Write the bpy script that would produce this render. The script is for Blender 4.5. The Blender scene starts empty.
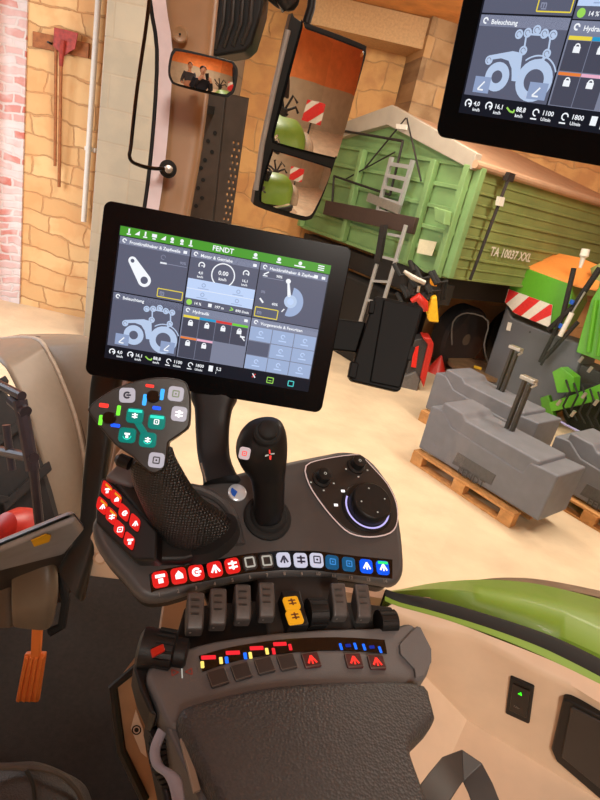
import bpy, bmesh, math, random
from mathutils import Vector, Matrix
random.seed(7)
S = bpy.context.scene
COL = S.collection
V = Vector
# ---------------------------------------------------------------- camera
F = 560.0; PITCH = math.radians(21.5); ROLL = math.radians(13)
CAM = V((0, 0, 2.5))
cr, sr, cp, sp = math.cos(ROLL), math.sin(ROLL), math.cos(PITCH), math.sin(PITCH)
def ray(u, v):
    x = (u-300)/F; y = (400-v)/F
    b = x*cr - y*sr; a = x*sr + y*cr
    return V((b, cp+sp*a, -sp+cp*a))
def at(u, v, d): return CAM + ray(u, v)*d
def onp(u, v, p0, n):
    r = ray(u, v); n = V(n); return CAM + r*((V(p0)-CAM).dot(n)/r.dot(n))
def onz(u, v, z): return onp(u, v, (0, 0, z), (0, 0, 1))
c0 = ray(300, 400); cx = ray(860, 400)-c0; cy = ray(300, -160)-c0
cd = bpy.data.cameras.new('camera'); cam = bpy.data.objects.new('camera', cd); COL.objects.link(cam)
m = Matrix((cx, cy, -c0)).transposed().to_4x4(); m.translation = CAM
cam.matrix_world = m
cd.sensor_fit = 'HORIZONTAL'; cd.sensor_width = 36; cd.lens = F/600*36; cd.clip_start = 0.02; cd.clip_end = 100
S.camera = cam
# ---------------------------------------------------------------- world, lights, exposure
S.view_settings.view_transform = 'Standard'; S.view_settings.look = 'None'
S.view_settings.gamma = 1; S.view_settings.use_curve_mapping = False; S.view_settings.exposure = 0.0
w = bpy.data.worlds.new('world'); S.world = w; w.use_nodes = True
w.node_tree.nodes['Background'].inputs[0].default_value = (1, .9, .78, 1)
w.node_tree.nodes['Background'].inputs[1].default_value = .11
def area(name, loc, tgt, sx, sy, power, col):
    l = bpy.data.lights.new(name, 'AREA'); l.shape = 'RECTANGLE'; l.size = sx; l.size_y = sy; l.energy = power; l.color = col
    o = bpy.data.objects.new(name, l); COL.objects.link(o); o.location = loc
    o.rotation_euler = (V(tgt)-V(loc)).to_track_quat('-Z', 'Y').to_euler(); return o
area('ceiling_lamp_light', (3.4, 4.6, 4.9), (3.2, 5.0, 0), .5, 3.2, 218, (1, .90, .77))
area('ceiling_lamp_light', (-1.0, 4.4, 4.9), (-1.6, 5.6, 0), .5, 3.2, 195, (1, .90, .77))
area('ceiling_lamp_light', (1.2, -4.2, 4.9), (1.2, -4.0, 0), .5, 3.2, 420, (1, .92, .82))
area('door_daylight', (-5.6, 3.6, 2.6), (-3.2, 6.4, .0), 2.6, 2.6, 230, (.84, .92, 1))
area('cab_fill_light', (-.7, .2, 3.2), (-.1, .65, 1.9), .5, .3, 1.8, (.97, .97, 1))  # added fill light for the cab interior
area('ceiling_lamp_light', (1.0, 6.9, 4.9), (1.2, 8.6, 2.2), .5, 1.6, 120, (1, .90, .77))  # unseen lamp added to brighten the back wall and trailer front
# ---------------------------------------------------------------- materials
def srgb(c):
    return tuple(((x/255)/12.92 if x/255 <= .04045 else ((x/255+.055)/1.055)**2.4) for x in c)
MATS = {}
def mat(name, col, rough=.6, metal=0, var=.12, scale=30, bump=0, bscale=200, coat=0, spec=.5, tex='noise'):
    if name in MATS: return MATS[name]
    m = bpy.data.materials.new(name); m.use_nodes = True; N = m.node_tree.nodes; L = m.node_tree.links
    p = N['Principled BSDF']; c = srgb(col)
    tc = N.new('ShaderNodeTexCoord')
    nz = N.new('ShaderNodeTexNoise'); nz.inputs['Scale'].default_value = scale; nz.inputs['Detail'].default_value = 4
    L.new(tc.outputs['Object'], nz.inputs['Vector'])
    rp = N.new('ShaderNodeValToRGB')
    rp.color_ramp.elements[0].position = .3; rp.color_ramp.elements[1].position = .7
    rp.color_ramp.elements[0].color = (*[x*(1-var) for x in c], 1); rp.color_ramp.elements[1].color = (*[min(1, x*(1+var)) for x in c], 1)
    L.new(nz.outputs[0], rp.inputs[0]); L.new(rp.outputs[0], p.inputs['Base Color'])
    p.inputs['Roughness'].default_value = rough; p.inputs['Metallic'].default_value = metal
    p.inputs['Specular IOR Level'].default_value = spec; p.inputs['Coat Weight'].default_value = coat
    if bump:
        if tex == 'noise': t = N.new('ShaderNodeTexNoise'); t.inputs['Detail'].default_value = 3
        else: t = N.new('ShaderNodeTexVoronoi')
        if tex == 'grid': t.inputs['Randomness'].default_value = 0
        t.inputs['Scale'].default_value = bscale; L.new(tc.outputs['Object'], t.inputs['Vector'])
        b = N.new('ShaderNodeBump'); b.inputs['Strength'].default_value = bump; b.inputs['Distance'].default_value = .002 if bscale > 60 else .03
        L.new(t.outputs[0], b.inputs['Height']); L.new(b.outputs[0], p.inputs['Normal'])
    MATS[name] = m; return m
def glow(name, col, k=1.0, rough=.3):
    if name in MATS: return MATS[name]
    m = bpy.data.materials.new(name); m.use_nodes = True; p = m.node_tree.nodes['Principled BSDF']; c = srgb(col)
    p.inputs['Base Color'].default_value = (*[x*.15 for x in c], 1); p.inputs['Roughness'].default_value = rough
    p.inputs['Specular IOR Level'].default_value = .15
    p.inputs['Emission Color'].default_value = (*c, 1); p.inputs['Emission Strength'].default_value = k
    MATS[name] = m; return m
def stone(name, c1, c2, c3, mortar, bw, bh, distort=.25, scale=1.0, bump=.6, ms=.02, axis='XZ'):
    m = bpy.data.materials.new(name); m.use_nodes = True; N = m.node_tree.nodes; L = m.node_tree.links; p = N['Principled BSDF']
    tc = N.new('ShaderNodeTexCoord'); sx = N.new('ShaderNodeSeparateXYZ'); cx_ = N.new('ShaderNodeCombineXYZ')
    L.new(tc.outputs['Object'], sx.inputs[0]); L.new(sx.outputs['XYZ'.index(axis[0])], cx_.inputs[0]); L.new(sx.outputs['XYZ'.index(axis[1])], cx_.inputs[1])
    nz = N.new('ShaderNodeTexNoise'); nz.inputs['Scale'].default_value = 1.6; nz.inputs['Detail'].default_value = 5
    L.new(cx_.outputs[0], nz.inputs['Vector'])
    mx = N.new('ShaderNodeVectorMath'); mx.operation = 'SCALE'; mx.inputs['Scale'].default_value = distort
    L.new(nz.outputs[1], mx.inputs[0])
    ad = N.new('ShaderNodeVectorMath'); L.new(cx_.outputs[0], ad.inputs[0]); L.new(mx.outputs[0], ad.inputs[1])
    br = N.new('ShaderNodeTexBrick'); L.new(ad.outputs[0], br.inputs['Vector']); br.inputs['Scale'].default_value = scale
    br.inputs['Brick Width'].default_value = bw; br.inputs['Row Height'].default_value = bh; br.inputs['Mortar Size'].default_value = ms; br.inputs['Mortar Smooth'].default_value = .6
    br.squash = 1.6; br.squash_frequency = 3; br.offset_frequency = 2
    br.inputs['Color1'].default_value = (*srgb(c1), 1); br.inputs['Color2'].default_value = (*srgb(c2), 1); br.inputs['Mortar'].default_value = (*srgb(mortar), 1)
    n2 = N.new('ShaderNodeTexNoise'); n2.inputs['Scale'].default_value = 3.0; n2.inputs['Detail'].default_value = 7
    L.new(cx_.outputs[0], n2.inputs['Vector'])
    rp = N.new('ShaderNodeValToRGB'); rp.color_ramp.elements[0].position = .45; rp.color_ramp.elements[1].position = .62
    L.new(n2.outputs[0], rp.inputs[0])
    mi = N.new('ShaderNodeMix'); mi.data_type = 'RGBA'; mi.inputs['B'].default_value = (*srgb(c3), 1)
    mu = N.new('ShaderNodeMath'); mu.operation = 'MULTIPLY'; mu.inputs[1].default_value = .55
    L.new(rp.outputs[0], mu.inputs[0]); L.new(mu.outputs[0], mi.inputs['Factor']); L.new(br.outputs['Color'], mi.inputs['A'])
    L.new(mi.outputs['Result'], p.inputs['Base Color']); p.inputs['Roughness'].default_value = .9
    b = N.new('ShaderNodeBump'); b.inputs['Strength'].default_value = bump; b.inputs['Distance'].default_value = .04
    s2 = N.new('ShaderNodeMath'); s2.operation = 'SUBTRACT'; L.new(n2.outputs[0], s2.inputs[0]); L.new(br.outputs['Fac'], s2.inputs[1])
    L.new(s2.outputs[0], b.inputs['Height']); L.new(b.outputs[0], p.inputs['Normal']); MATS[name] = m; return m
BLACK = mat('black plastic', (19, 18, 18), .45, spec=.35, bump=.15, bscale=900)
SOFT = mat('black rubber', (15, 15, 15), .75)
GLOSSBLACK = mat('gloss black', (12, 12, 13), .12, spec=.5, var=.02)
BEZEL = mat('matt bezel glass', (7, 6, 7), .25, spec=.15, var=.02)
DECK = mat('grey brown moulded plastic', (70, 68, 68), .42, var=.05, bump=.2, bscale=1200)
PLATE = mat('warm grey plastic', (94, 93, 94), .45, var=.05, bump=.2, bscale=1200)
LEATHER = mat('black grained leather', (60, 59, 59), .48, var=.12, scale=300, bump=.45, bscale=420, tex='voronoi')
GRIP = mat('textured rubber grip', (30, 29, 28), .45, var=.1, bump=1.0, bscale=330, tex='grid')
BEIGE = mat('beige cab trim', (216, 190, 164), .6, var=.03, bump=.15, bscale=1200)
PILLARM = mat('tan pillar trim', (160, 126, 92), .45, var=.04)
SEAL = mat('pale lilac seal', (228, 216, 220), .6, var=.05)
CARPET = mat('dark carpet', (27, 22, 19), .95, var=.35, scale=90, bump=.8, bscale=700)
ORANGE = mat('orange painted metal', (252, 140, 66), .45, var=.06)
CHROME = mat('worn light metal', (190, 186, 178), .35, .8, var=.08)
GMETAL = mat('grey painted cast iron', (112, 114, 122), .55, var=.08, scale=8, bump=.15, bscale=80)
GREEN = mat('implement green', (88, 164, 36), .35, var=.06, coat=.3)
FGREEN = mat('tractor green', (124, 162, 52), .5, var=.02, coat=.05)
TGREEN = mat('faded trailer green', (124, 158, 100), .55, var=.14, scale=3)
TGREEN2 = mat('olive trailer green', (134, 146, 84), .6, var=.14, scale=3)
TARP = mat('grey tarpaulin', (176, 164, 148), .7, var=.08, scale=4)
TARP2 = mat('brown tarpaulin', (190, 152, 122), .7, var=.08, scale=4)
WOOD = mat('pallet wood', (196, 142, 86), .8, var=.25, scale=14)
OLDWOOD = mat('old brown wood', (150, 92, 52), .8, var=.25, scale=20)
RED = mat('red paint', (190, 40, 30), .4)
SHOVELRED = mat('worn red shovel paint', (150, 48, 36), .6, var=.35, scale=25)
WHITE = mat('white paint', (226, 220, 208), .5, var=.05)
ALU = mat('aluminium', (200, 200, 200), .4, .6, var=.05)
DARK = mat('dark steel', (42, 38, 36), .6, .2)
TYRE = mat('tyre rubber', (24, 23, 26), .85, var=.2)
FENDER = mat('warm grey fender plastic', (130, 118, 104), .5, var=.03)
TRIMGREY = mat('bluish grey sill', (120, 116, 118), .4, .2, var=.05)
YELLOW = mat('yellow paint', (230, 180, 30), .5)
HOPORANGE = mat('orange hopper lid', (240, 150, 70), .5, var=.05)
BLUEP = mat('blue plastic', (30, 90, 190), .4)
PAPER = mat('paper notice', (222, 214, 180), .8, var=.05)
WIN = bpy.data.materials.new('clear pane'); WIN.use_nodes = True
_n = WIN.node_tree.nodes; _l = WIN.node_tree.links; _n.remove(_n['Principled BSDF'])
_t = _n.new('ShaderNodeBsdfTransparent'); _t.inputs[0].default_value = (.95, .96, .94, 1); _g = _n.new('ShaderNodeBsdfGlossy'); _g.inputs['Roughness'].default_value = .02
_m = _n.new('ShaderNodeMixShader'); _m.inputs[0].default_value = .03
_l.new(_t.outputs[0], _m.inputs[1]); _l.new(_g.outputs[0], _m.inputs[2]); _l.new(_m.outputs[0], _n['Material Output'].inputs[0])
MIR = bpy.data.materials.new('mirror glass'); MIR.use_nodes = True
_p = MIR.node_tree.nodes['Principled BSDF']; _p.inputs['Metallic'].default_value = 1; _p.inputs['Roughness'].default_value = .01; _p.inputs['Base Color'].default_value = (.96, .96, .96, 1)
# ---------------------------------------------------------------- object helpers
def tag(o, label=None, cat=None, group=None, kind=None):
    for k, v in (('label', label), ('category', cat), ('group', group), ('kind', kind)):
        if v: o[k] = v
    return o
def thing(name, label, cat, loc, group=None):
    o = bpy.data.objects.new(name, None); o.empty_display_size = .05; COL.objects.link(o); o.location = loc
    return tag(o, label, cat, group)
def wmat(p):
    # world translation of a parent chain (all parents are unrotated)
    t = V((0, 0, 0))
    while p is not None:
        t += p.location; p = p.parent
    return t
class MB:
    """collects geometry in world coordinates, several materials allowed"""
    def __init__(s): s.v = []; s.f = []; s.m = []; s.mats = []; s.starts = []
    def mi(s, mt):
        if mt not in s.mats: s.mats.append(mt)
        return s.mats.index(mt)
    def add(s, vs, fs, mt):
        s.starts.append((len(s.v), len(s.f))); b = len(s.v); s.v += [V(x) for x in vs]; k = s.mi(mt)
        for f in fs: s.f.append([b+i for i in f]); s.m.append(k)
    def poly(s, pts, mt): s.add(pts, [list(range(len(pts)))], mt)
    def prism(s, pts, off, mt):
        n = len(pts); off = V(off); vs = [V(p) for p in pts]+[V(p)+off for p in pts]
        s.add(vs, [list(range(n))[::-1], list(range(n, 2*n))]+[[i, (i+1) % n, (i+1) % n+n, i+n] for i in range(n)], mt)
    def box(s, c, ax, ay, az, mt):
        c, ax, ay, az = V(c), V(ax), V(ay), V(az)
        vs = [c+ax*i+ay*j+az*k for k in (-1, 1) for j in (-1, 1) for i in (-1, 1)]
        s.add(vs, [[0, 2, 3, 1], [4, 5, 7, 6], [0, 1, 5, 4], [2, 6, 7, 3], [0, 4, 6, 2], [1, 3, 7, 5]], mt)
    def bx(s, x0, x1, y0, y1, z0, z1, mt):
        s.box(((x0+x1)/2, (y0+y1)/2, (z0+z1)/2), ((x1-x0)/2, 0, 0), (0, (y1-y0)/2, 0), (0, 0, (z1-z0)/2), mt)
    def rings(s, R, mt, caps=True, closed=True):
        n = len(R[0]); vs = [p for r in R for p in r]; fs = []
        for i in range(len(R)-1):
            for j in range(n if closed else n-1):
                k = (j+1) % n; fs.append([i*n+j, i*n+k, (i+1)*n+k, (i+1)*n+j])
        if caps and closed: fs += [list(range(n))[::-1], [(len(R)-1)*n+j for j in range(n)]]
        s.add(vs, fs, mt)
    def tube(s, pts, r, mt, n=8):
        pts = [V(p) for p in pts]; R = []
        prev = None
        for i, p in enumerate(pts):
            d = (pts[min(i+1, len(pts)-1)]-pts[max(i-1, 0)]).normalized()
            a = d.orthogonal().normalized() if prev is None else (prev-d*prev.dot(d)).normalized()
            prev = a; b = d.cross(a); rr = r[i] if isinstance(r, (list, tuple)) else r
            R.append([p+(a*math.cos(t)+b*math.sin(t))*rr for t in [2*math.pi*k/n for k in range(n)]])
        s.rings(R, mt)
    def bar(s, p, q, wx, wy, mt, up=(0, 0, 1)):
        p, q = V(p), V(q); d = (q-p); dn = d.normalized(); a = dn.cross(V(up))
        a = a.normalized() if a.length > 1e-4 else V((1, 0, 0)); b = dn.cross(a)
        s.box((p+q)/2, d/2, a*wx/2, b*wy/2, mt)
    def cyl(s, p, ax, r0, r1, h, mt, n=24):
        s.tube2([(0, r0), (h, r1)], p, ax, mt, n)
    def tube2(s, prof, p, ax, mt, n=32):
        ax = V(ax).normalized(); a = ax.orthogonal().normalized(); b = ax.cross(a); p = V(p)
        s.rings([[p+ax*h+(a*math.cos(t)+b*math.sin(t))*r for t in [2*math.pi*k/n for k in range(n)]] for h, r in prof], mt)
    def each(s, name, parent=None, **k):
        # one object per primitive added
        out = []
        st = s.starts+[(len(s.v), len(s.f))]
        for (v0, f0), (v1, f1) in zip(st, st[1:]):
            b = MB(); b.v = s.v[v0:v1]; b.f = [[i-v0 for i in f] for f in s.f[f0:f1]]; b.mats = s.mats; b.m = s.m[f0:f1]
            out.append(b.build(name, parent, **k))
        return out
    def build(s, name, parent=None, bevel=0, seg=3, smooth=35, sub=0):
        me = bpy.data.meshes.new(name); t = wmat(parent) if parent else V((0, 0, 0))
        me.from_pydata([v-t for v in s.v], [], s.f)
        for mt in s.mats: me.materials.append(mt)
        for p, k in zip(me.polygons, s.m): p.material_index = k
        bm = bmesh.new(); bm.from_mesh(me); bmesh.ops.remove_doubles(bm, verts=bm.verts, dist=1e-6)
        bmesh.ops.recalc_face_normals(bm, faces=bm.faces); bm.to_mesh(me); bm.free()
        for p in me.polygons: p.use_smooth = True
        me.set_sharp_from_angle(angle=math.radians(smooth))
        o = bpy.data.objects.new(name, me); COL.objects.link(o)
        if parent is not None: o.parent = parent
        if bevel:
            b = o.modifiers.new('bevel', 'BEVEL'); b.width = bevel; b.segments = seg; b.limit_method = 'ANGLE'; b.angle_limit = math.radians(32); b.harden_normals = True; b.use_clamp_overlap = True
        if sub:
            q = o.modifiers.new('sub', 'SUBSURF'); q.levels = sub; q.render_levels = sub
        return o
def struct(mb, name, **k): return tag(mb.build(name, **k), kind='structure')
class Fr:
    """a plane frame; x,y in the plane, z its normal towards the viewer"""
    def __init__(s, o, x, y):
        s.o = V(o); s.x = V(x).normalized(); s.y = (V(y)-s.x*V(y).dot(s.x)).normalized(); s.z = s.x.cross(s.y)
        if s.z.dot(CAM-s.o) < 0: s.z = -s.z
    def w(s, x, y, z=0): return s.o+s.x*x+s.y*y+s.z*z
    def p(s, u, v, h=0): return onp(u, v, s.o+s.z*h, s.z)
    def l(s, u, v, h=0): d = s.p(u, v, h)-s.o; return d.dot(s.x), d.dot(s.y)
    def depth(s, u, v, h=0): return (s.p(u, v, h)-CAM).dot(c0)
def smoothpoly(P, k=4, closed=True):
    n = len(P); out = []
    for i in range(n if closed else n-1):
        if closed: a, b, c, d = P[i-1], P[i], P[(i+1) % n], P[(i+2) % n]
        else: a, b, c, d = P[max(i-1, 0)], P[i], P[i+1], P[min(i+2, n-1)]
        for j in range(k):
            t = j/k
            out.append(tuple(.5*(2*b[q]+(c[q]-a[q])*t+(2*a[q]-5*b[q]+4*c[q]-d[q])*t*t+(3*b[q]-a[q]-3*c[q]+d[q])*t**3) for q in range(len(b))))
    if not closed: out.append(tuple(P[-1]))
    return out
def rrect(w, h, r, n=4):
    o = []
    for sx, sy, a0 in ((1, 1, 0), (-1, 1, 90), (-1, -1, 180), (1, -1, 270)):
        for k in range(n+1):
            a = math.radians(a0+90*k/n); o.append((sx*(w/2-r)+r*math.cos(a), sy*(h/2-r)+r*math.sin(a)))
    return o
def loft_px(rows, mt, ratio=.8, n=20, e=2.0, mb=None, smooth_k=4, toward=0.0):
    """rows of (uL,vL,uR,vR,depth): a limb-like solid whose silhouette passes through them"""
    mb = mb or MB(); rows = smoothpoly(rows, smooth_k, False) if smooth_k > 1 else rows
    cs = [(at((a+c)/2, (b+d)/2, z), at(c, d, z)-at(a, b, z)) for a, b, c, d, z in rows]
    R = []
    for i, (c, A) in enumerate(cs):
        ax = (cs[min(i+1, len(cs)-1)][0]-cs[max(i-1, 0)][0]).normalized()
        A = A/2; B = ax.cross(A.normalized()).normalized()*A.length*ratio
        if B.dot(CAM-c) < 0: B = -B
        c = c-B*toward
        ring = []
        for k in range(n):
            t = 2*math.pi*k/n; ct, st = math.cos(t), math.sin(t)
            ring.append(c+A*math.copysign(abs(ct)**(2/e), ct)+B*math.copysign(abs(st)**(2/e), st))
        R.append(ring)
    mb.rings(R, mt); return mb
_fonts = {}
def text(mb, s, fr, x, y, size, mt, z=0, align='LEFT', rot=0, sx=1.0):
    key = (s, align)
    if key not in _fonts:
        c = bpy.data.curves.new('t', 'FONT'); c.body = s; c.align_x = align; c.size = 1; c.resolution_u = 2; c.offset = .022
        o = bpy.data.objects.new('t', c); me = bpy.data.meshes.new_from_object(o)
        _fonts[key] = ([v.co.copy() for v in me.vertices], [list(p.vertices) for p in me.polygons])
        bpy.data.objects.remove(o); bpy.data.curves.remove(c); bpy.data.meshes.remove(me)
    vs, fs = _fonts[key]; ca, sa = math.cos(rot), math.sin(rot)
    mb.add([fr.w(x+(v.x*ca*sx-v.y*sa)*size, y+(v.x*sa*sx+v.y*ca)*size, z) for v in vs], fs, mt)
def disc(mb, fr, x, y, r, mt, z=0, n=20, ry=None):
    mb.poly([fr.w(x+r*math.cos(2*math.pi*k/n), y+(ry or r)*math.sin(2*math.pi*k/n), z) for k in range(n)], mt)
def arc(mb, fr, x, y, r0, r1, a0, a1, mt, z=0, n=24):
    A = [math.radians(a0+(a1-a0)*k/n) for k in range(n+1)]
    mb.rings([[fr.w(x+r*math.cos(a), y+r*math.sin(a), z) for a in A] for r in (r0, r1)], mt, closed=False)
def rect(mb, fr, x0, y0, x1, y1, mt, z=0): mb.poly([fr.w(x0, y0, z), fr.w(x1, y0, z), fr.w(x1, y1, z), fr.w(x0, y1, z)], mt)
def line(mb, fr, pts, wd, mt, z=0):
    for (a, b), (c, d) in zip(pts, pts[1:]):
        l = math.hypot(c-a, d-b) or 1; nx, ny = -(d-b)/l*wd/2, (c-a)/l*wd/2
        mb.poly([fr.w(a+nx, b+ny, z), fr.w(c+nx, d+ny, z), fr.w(c-nx, d-ny, z), fr.w(a-nx, b-ny, z)], mt)
def frame_rect(mb, fr, x0, y0, x1, y1, wd, mt, z=0): line(mb, fr, [(x0, y0), (x1, y0), (x1, y1), (x0, y1), (x0, y0)], wd, mt, z)
# ================================================================ BARN
X, Y, Z = V((1, 0, 0)), V((0, 1, 0)), V((0, 0, 1))
FLOORM = mat('barn concrete floor', (216, 194, 162), .7, var=.12, scale=2.2, bump=.3, bscale=9)
STONE1 = stone('golden rubble stone', (228, 190, 136), (204, 160, 108), (208, 150, 96), (186, 142, 96), .52, .24, distort=.32, ms=.014)
STONE2 = stone('sandstone ashlar', (232, 186, 124), (214, 158, 98), (190, 134, 88), (206, 164, 112), .8, .42, distort=.42, ms=.014)
BLOCK = stone('grey beige blockwork', (152, 142, 124), (142, 132, 114), (160, 146, 124), (146, 132, 112), .62, .34, distort=.02, ms=.012, bump=.2)
BLOCKS = stone('grey blockwork side', (160, 148, 134), (148, 138, 126), (166, 152, 132), (128, 120, 110), .62, .34, distort=.02, ms=.012, bump=.2, axis='YZ')
OLDBRICK = stone('white washed brick', (210, 200, 198), (190, 110, 96), (216, 210, 208), (204, 196, 192), .26, .1, distort=.3, ms=.02, bump=.4)
COLST = stone('brown and grey column blocks', (196, 158, 110), (126, 100, 76), (200, 170, 130), (150, 122, 92), .5, .3, distort=.08, ms=.014)
REARW = mat('grey rear wall', (190, 172, 146), .8, var=.08, scale=2)
REARO = mat('orange upper wall', (236, 140, 76), .85, var=.1, scale=2, bump=.4, bscale=30)
CEILW = mat('wooden ceiling boards', (226, 160, 92), .7, var=.2, scale=3)
YB = 7.55
mb = MB(); mb.bx(-9, 11, -9, 13, -.12, 0, FLOORM); struct(mb, 'floor')
xl = onz(14, 305, 0).x; xr = onp(78, 320, (0, YB, 0), Y).x
mb = MB(); mb.bx(xl, xr+.4, YB, YB+.5, -.05, 6, STONE1); struct(mb, 'wall_back')
mb = MB(); mb.bx(xl-.34, xl+.02, YB-.03, YB+.45, -.05, 6, OLDBRICK); struct(mb, 'trim_1')
mb = MB(); mb.bx(-9, xl-.34, YB-.25, YB+.45, -.05, 6, REARO); struct(mb, 'wall_left')
yp = onz(94, 341, 0).y; xp = onz(94, 341, 0).x-.13
mb = MB(); xq = onp(160, 200, (0, yp, 0), Y).x; mb.bx(xp, xq, yp, YB+1.5, -.05, 6, BLOCK)
mb.bx(xp-.012, xp, yp, YB, -.05, 6, BLOCKS); struct(mb, 'wall_pier')
mb = MB(); mb.bx(xq-.3, 5.6, 10.6, 11, -.05, 6, STONE2); struct(mb, 'wall_back_stone')
mb = MB(); mb.bx(5.6, 11.1, 10.6, 11, -.05, 6, STONE2); struct(mb, 'wall_back_right')
mb = MB(); mb.bx(xq-.35, xq-.05, YB+1.4, 10.9, -.05, 6, BLOCKS); struct(mb, 'wall_return')
c1 = onp(440, 60, (0, 10.4, 0), Y)
mb = MB(); mb.box((c1.x, 10.3, 3), (.42, .12, 0), (-.1, .4, 0), (0, 0, 3.05), COLST); struct(mb, 'wall_column')
mb = MB(); mb.bx(10.8, 11.1, -9, 13, -.05, 2.9, REARW); mb.bx(10.8, 11.1, -9, 13, 2.9, 6, REARO); struct(mb, 'wall_right')
mb = MB(); mb.bx(-9, 11, -9.2, -8.8, -.05, 2.9, REARW); mb.bx(-9, 11, -9.2, -8.8, 2.9, 6, REARO); struct(mb, 'wall_rear')
mb = MB(); mb.bx(-9.2, 11, -9.2, 13, 5.95, 6.1, CEILW); struct(mb, 'ceiling')
# wooden loft and beam under the ceiling at the back
lb = onp(300, 22, (0, 10.2, 0), Y)
mb = MB(); mb.bx(-1.2, c1.x-.35, 9.9, 10.62, lb.z-.05, lb.z+.35, mat('beige concrete beam', (204, 168, 124), .8)); struct(mb, 'trim_2')
mb = MB()
for i in range(9):
    mb.bx(-1.2+.0, 9, 7.9+i*.31, 7.9+i*.31+.3, lb.z+.36, lb.z+.42, CEILW)
struct(mb, 'trim_3')
# drainpipe
pp = onp(91, 100, (0, YB-.12, 0), Y)
mb = MB(); mb.tube([(pp.x-.0, YB-.1, 6), (pp.x-.0, YB-.1, onp(85, 222, (0, YB-.1, 0), Y).z)], .034, WHITE, 14)
t = thing('drainpipe', 'thin white vertical pipe in the corner beside the rubble stone wall', 'pipe', (pp.x, YB, 0)); mb.build('pipe', t)
mb = MB()
for z in (2.2, 4.0): mb.bx(pp.x-.07, pp.x+.07, YB-.06, YB, z, z+.05, WHITE)
mb.each('clip', t)
# shovel, broomstick, rail
FW = Fr((0, YB-.03, 0), X, Z)
def wp(u, v, h=0): return FW.p(u, v, h)
t = thing('tool_rail', 'short brown wooden board fixed to the stone wall behind the shovel', 'board', wp(60, 45))
mb = MB(); mb.bar(wp(33, 39, .0), wp(89, 51, .0), .03, .16, OLDWOOD); o = mb.build('board', t, bevel=.005)
mb = MB()
for q in ((52, 44), (68, 47)): mb.cyl(wp(*q), -Y, .012, .012, .1, DARK)
mb.each('hook', t)
t = thing('shovel', 'red bladed shovel hanging head up on the stone wall', 'shovel', wp(60, 180))
P = [(54, 27), (67, 30), (78, 33), (75, 49), (69, 52), (63, 57), (58, 51), (53, 46)]
mb = MB(); mb.prism([wp(u, v, .12) for u, v in P], (0, .012, 0), SHOVELRED); mb.build('blade', t, bevel=.004)
mb = MB(); mb.tube([wp(63, 40, .14), wp(61.5, 57, .13), wp(61, 66, .12)], [.03, .03, .024], SHOVELRED); mb.build('socket', t)
mb = MB(); mb.tube([wp(61, 62, .12), wp(59, 187, .06)], .021, OLDWOOD); mb.build('handle', t)
mb = MB(); mb.tube([wp(56, 48, .08), wp(55, 166, .05)], .02, OLDWOOD)
tag(mb.build('broomstick'), 'bare brown wooden stick hanging beside the red shovel', 'stick')
# ceiling strip lamps (the light sources), the last one added to brighten the back
for i, (x, y) in enumerate(((3.4, 4.6), (-1.0, 4.4), (1.2, -4.2), (1.0, 6.6))):
    t = thing('strip_lamp', ['long ceiling strip lamp over the weights', 'long ceiling strip lamp near the stone wall', 'long ceiling strip lamp behind the tractor', 'added unseen ceiling strip lamp brightening the green trailer'][i], 'lamp', (x, y, 5.2))
    mb = MB(); mb.bx(x-.12, x+.12, y-1.6, y+1.6, 5.0, 5.08, WHITE); mb.build('housing', t, bevel=.01)
    mb = MB(); mb.tube([(x, y-1.5, 4.96), (x, y+1.5, 4.96)], .03, glow('lamp tube', (255, 225, 180), 4)); mb.build('tube', t)
    mb = MB()
    for dy in (-1, 1): mb.tube([(x, y+dy, 5.08), (x, y+dy, 5.96)], .008, DARK, 6)
    mb.each('hanger', t)
# ---------------------------------------------------------------- trailer
TD = V((math.sin(math.radians(52)), math.cos(math.radians(52)), 0))      # along its side
TG = V((-TD.y, TD.x, 0))                                                  # along its gable, leftwards
K0 = at(442, 276, 7.4); K0 = V((K0.x, K0.y, 0))
SIDE = Fr(K0, TD, Z); GAB = Fr(K0, TG, Z)
zb = SIDE.p(442, 276).z; zt = SIDE.p(470, 165).z
t = thing('farm_trailer', 'long green high-sided farm trailer with tarpaulin roof along the stone wall', 'trailer', K0)
GL = GAB.l(322, 130)[0]; GL = abs(GL)
LS = 8.0
def sdp(a, z, h=0): return K0+TD*a+Z*z+SIDE.z*h
def gp(a, z, h=0): return K0+TG*a+Z*z+GAB.z*h
mb = MB(); mb.prism([sdp(0, zb), sdp(LS, zb), sdp(LS, zt), sdp(0, zt)], -SIDE.z*.06, TGREEN2)
n = 5
for i in range(n+1):
    z = zb+(zt-zb)*i/n; mb.box(sdp(LS/2, z, .02), TD*LS/2, SIDE.z*.012, Z*(.018), TGREEN2)
    if i < n: mb.box(sdp(LS/2, z+.5*(zt-zb)/n, .005), TD*LS/2, SIDE.z*.012, Z*.012, TGREEN2)
mb.build('side_wall', t, bevel=.008)
mb = MB()
for a in (.0, 7.8): mb.box(sdp(a+.04, (zb+zt)/2, .06), TD*.05, SIDE.z*.06, Z*(zt-zb)/2, TGREEN)
mb.each('side_post', t, bevel=.01)
gz = lambda a: zt+.05+.42*(1-abs(a/GL*2-1))
mb = MB(); mb.prism([gp(0, zb), gp(GL, zb), gp(GL, zt), gp(GL/2, zt+.4), gp(0, zt)], -GAB.z*.06, TGREEN)
for i in range(6):
    z = zb+(zt-zb)*i/5; mb.box(gp(GL/2, z, .02), TG*GL/2, GAB.z*.02, Z*.026, TGREEN)
mb.build('front_wall', t, bevel=.008)
for a in (.04, .62, GL*.62, GL-.05):
    mb = MB(); mb.box(gp(a, (zb+zt)/2, .07), TG*.045, GAB.z*.05, Z*(zt-zb)/2, TGREEN); mb.build('front_post', t, bevel=.01)
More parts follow.
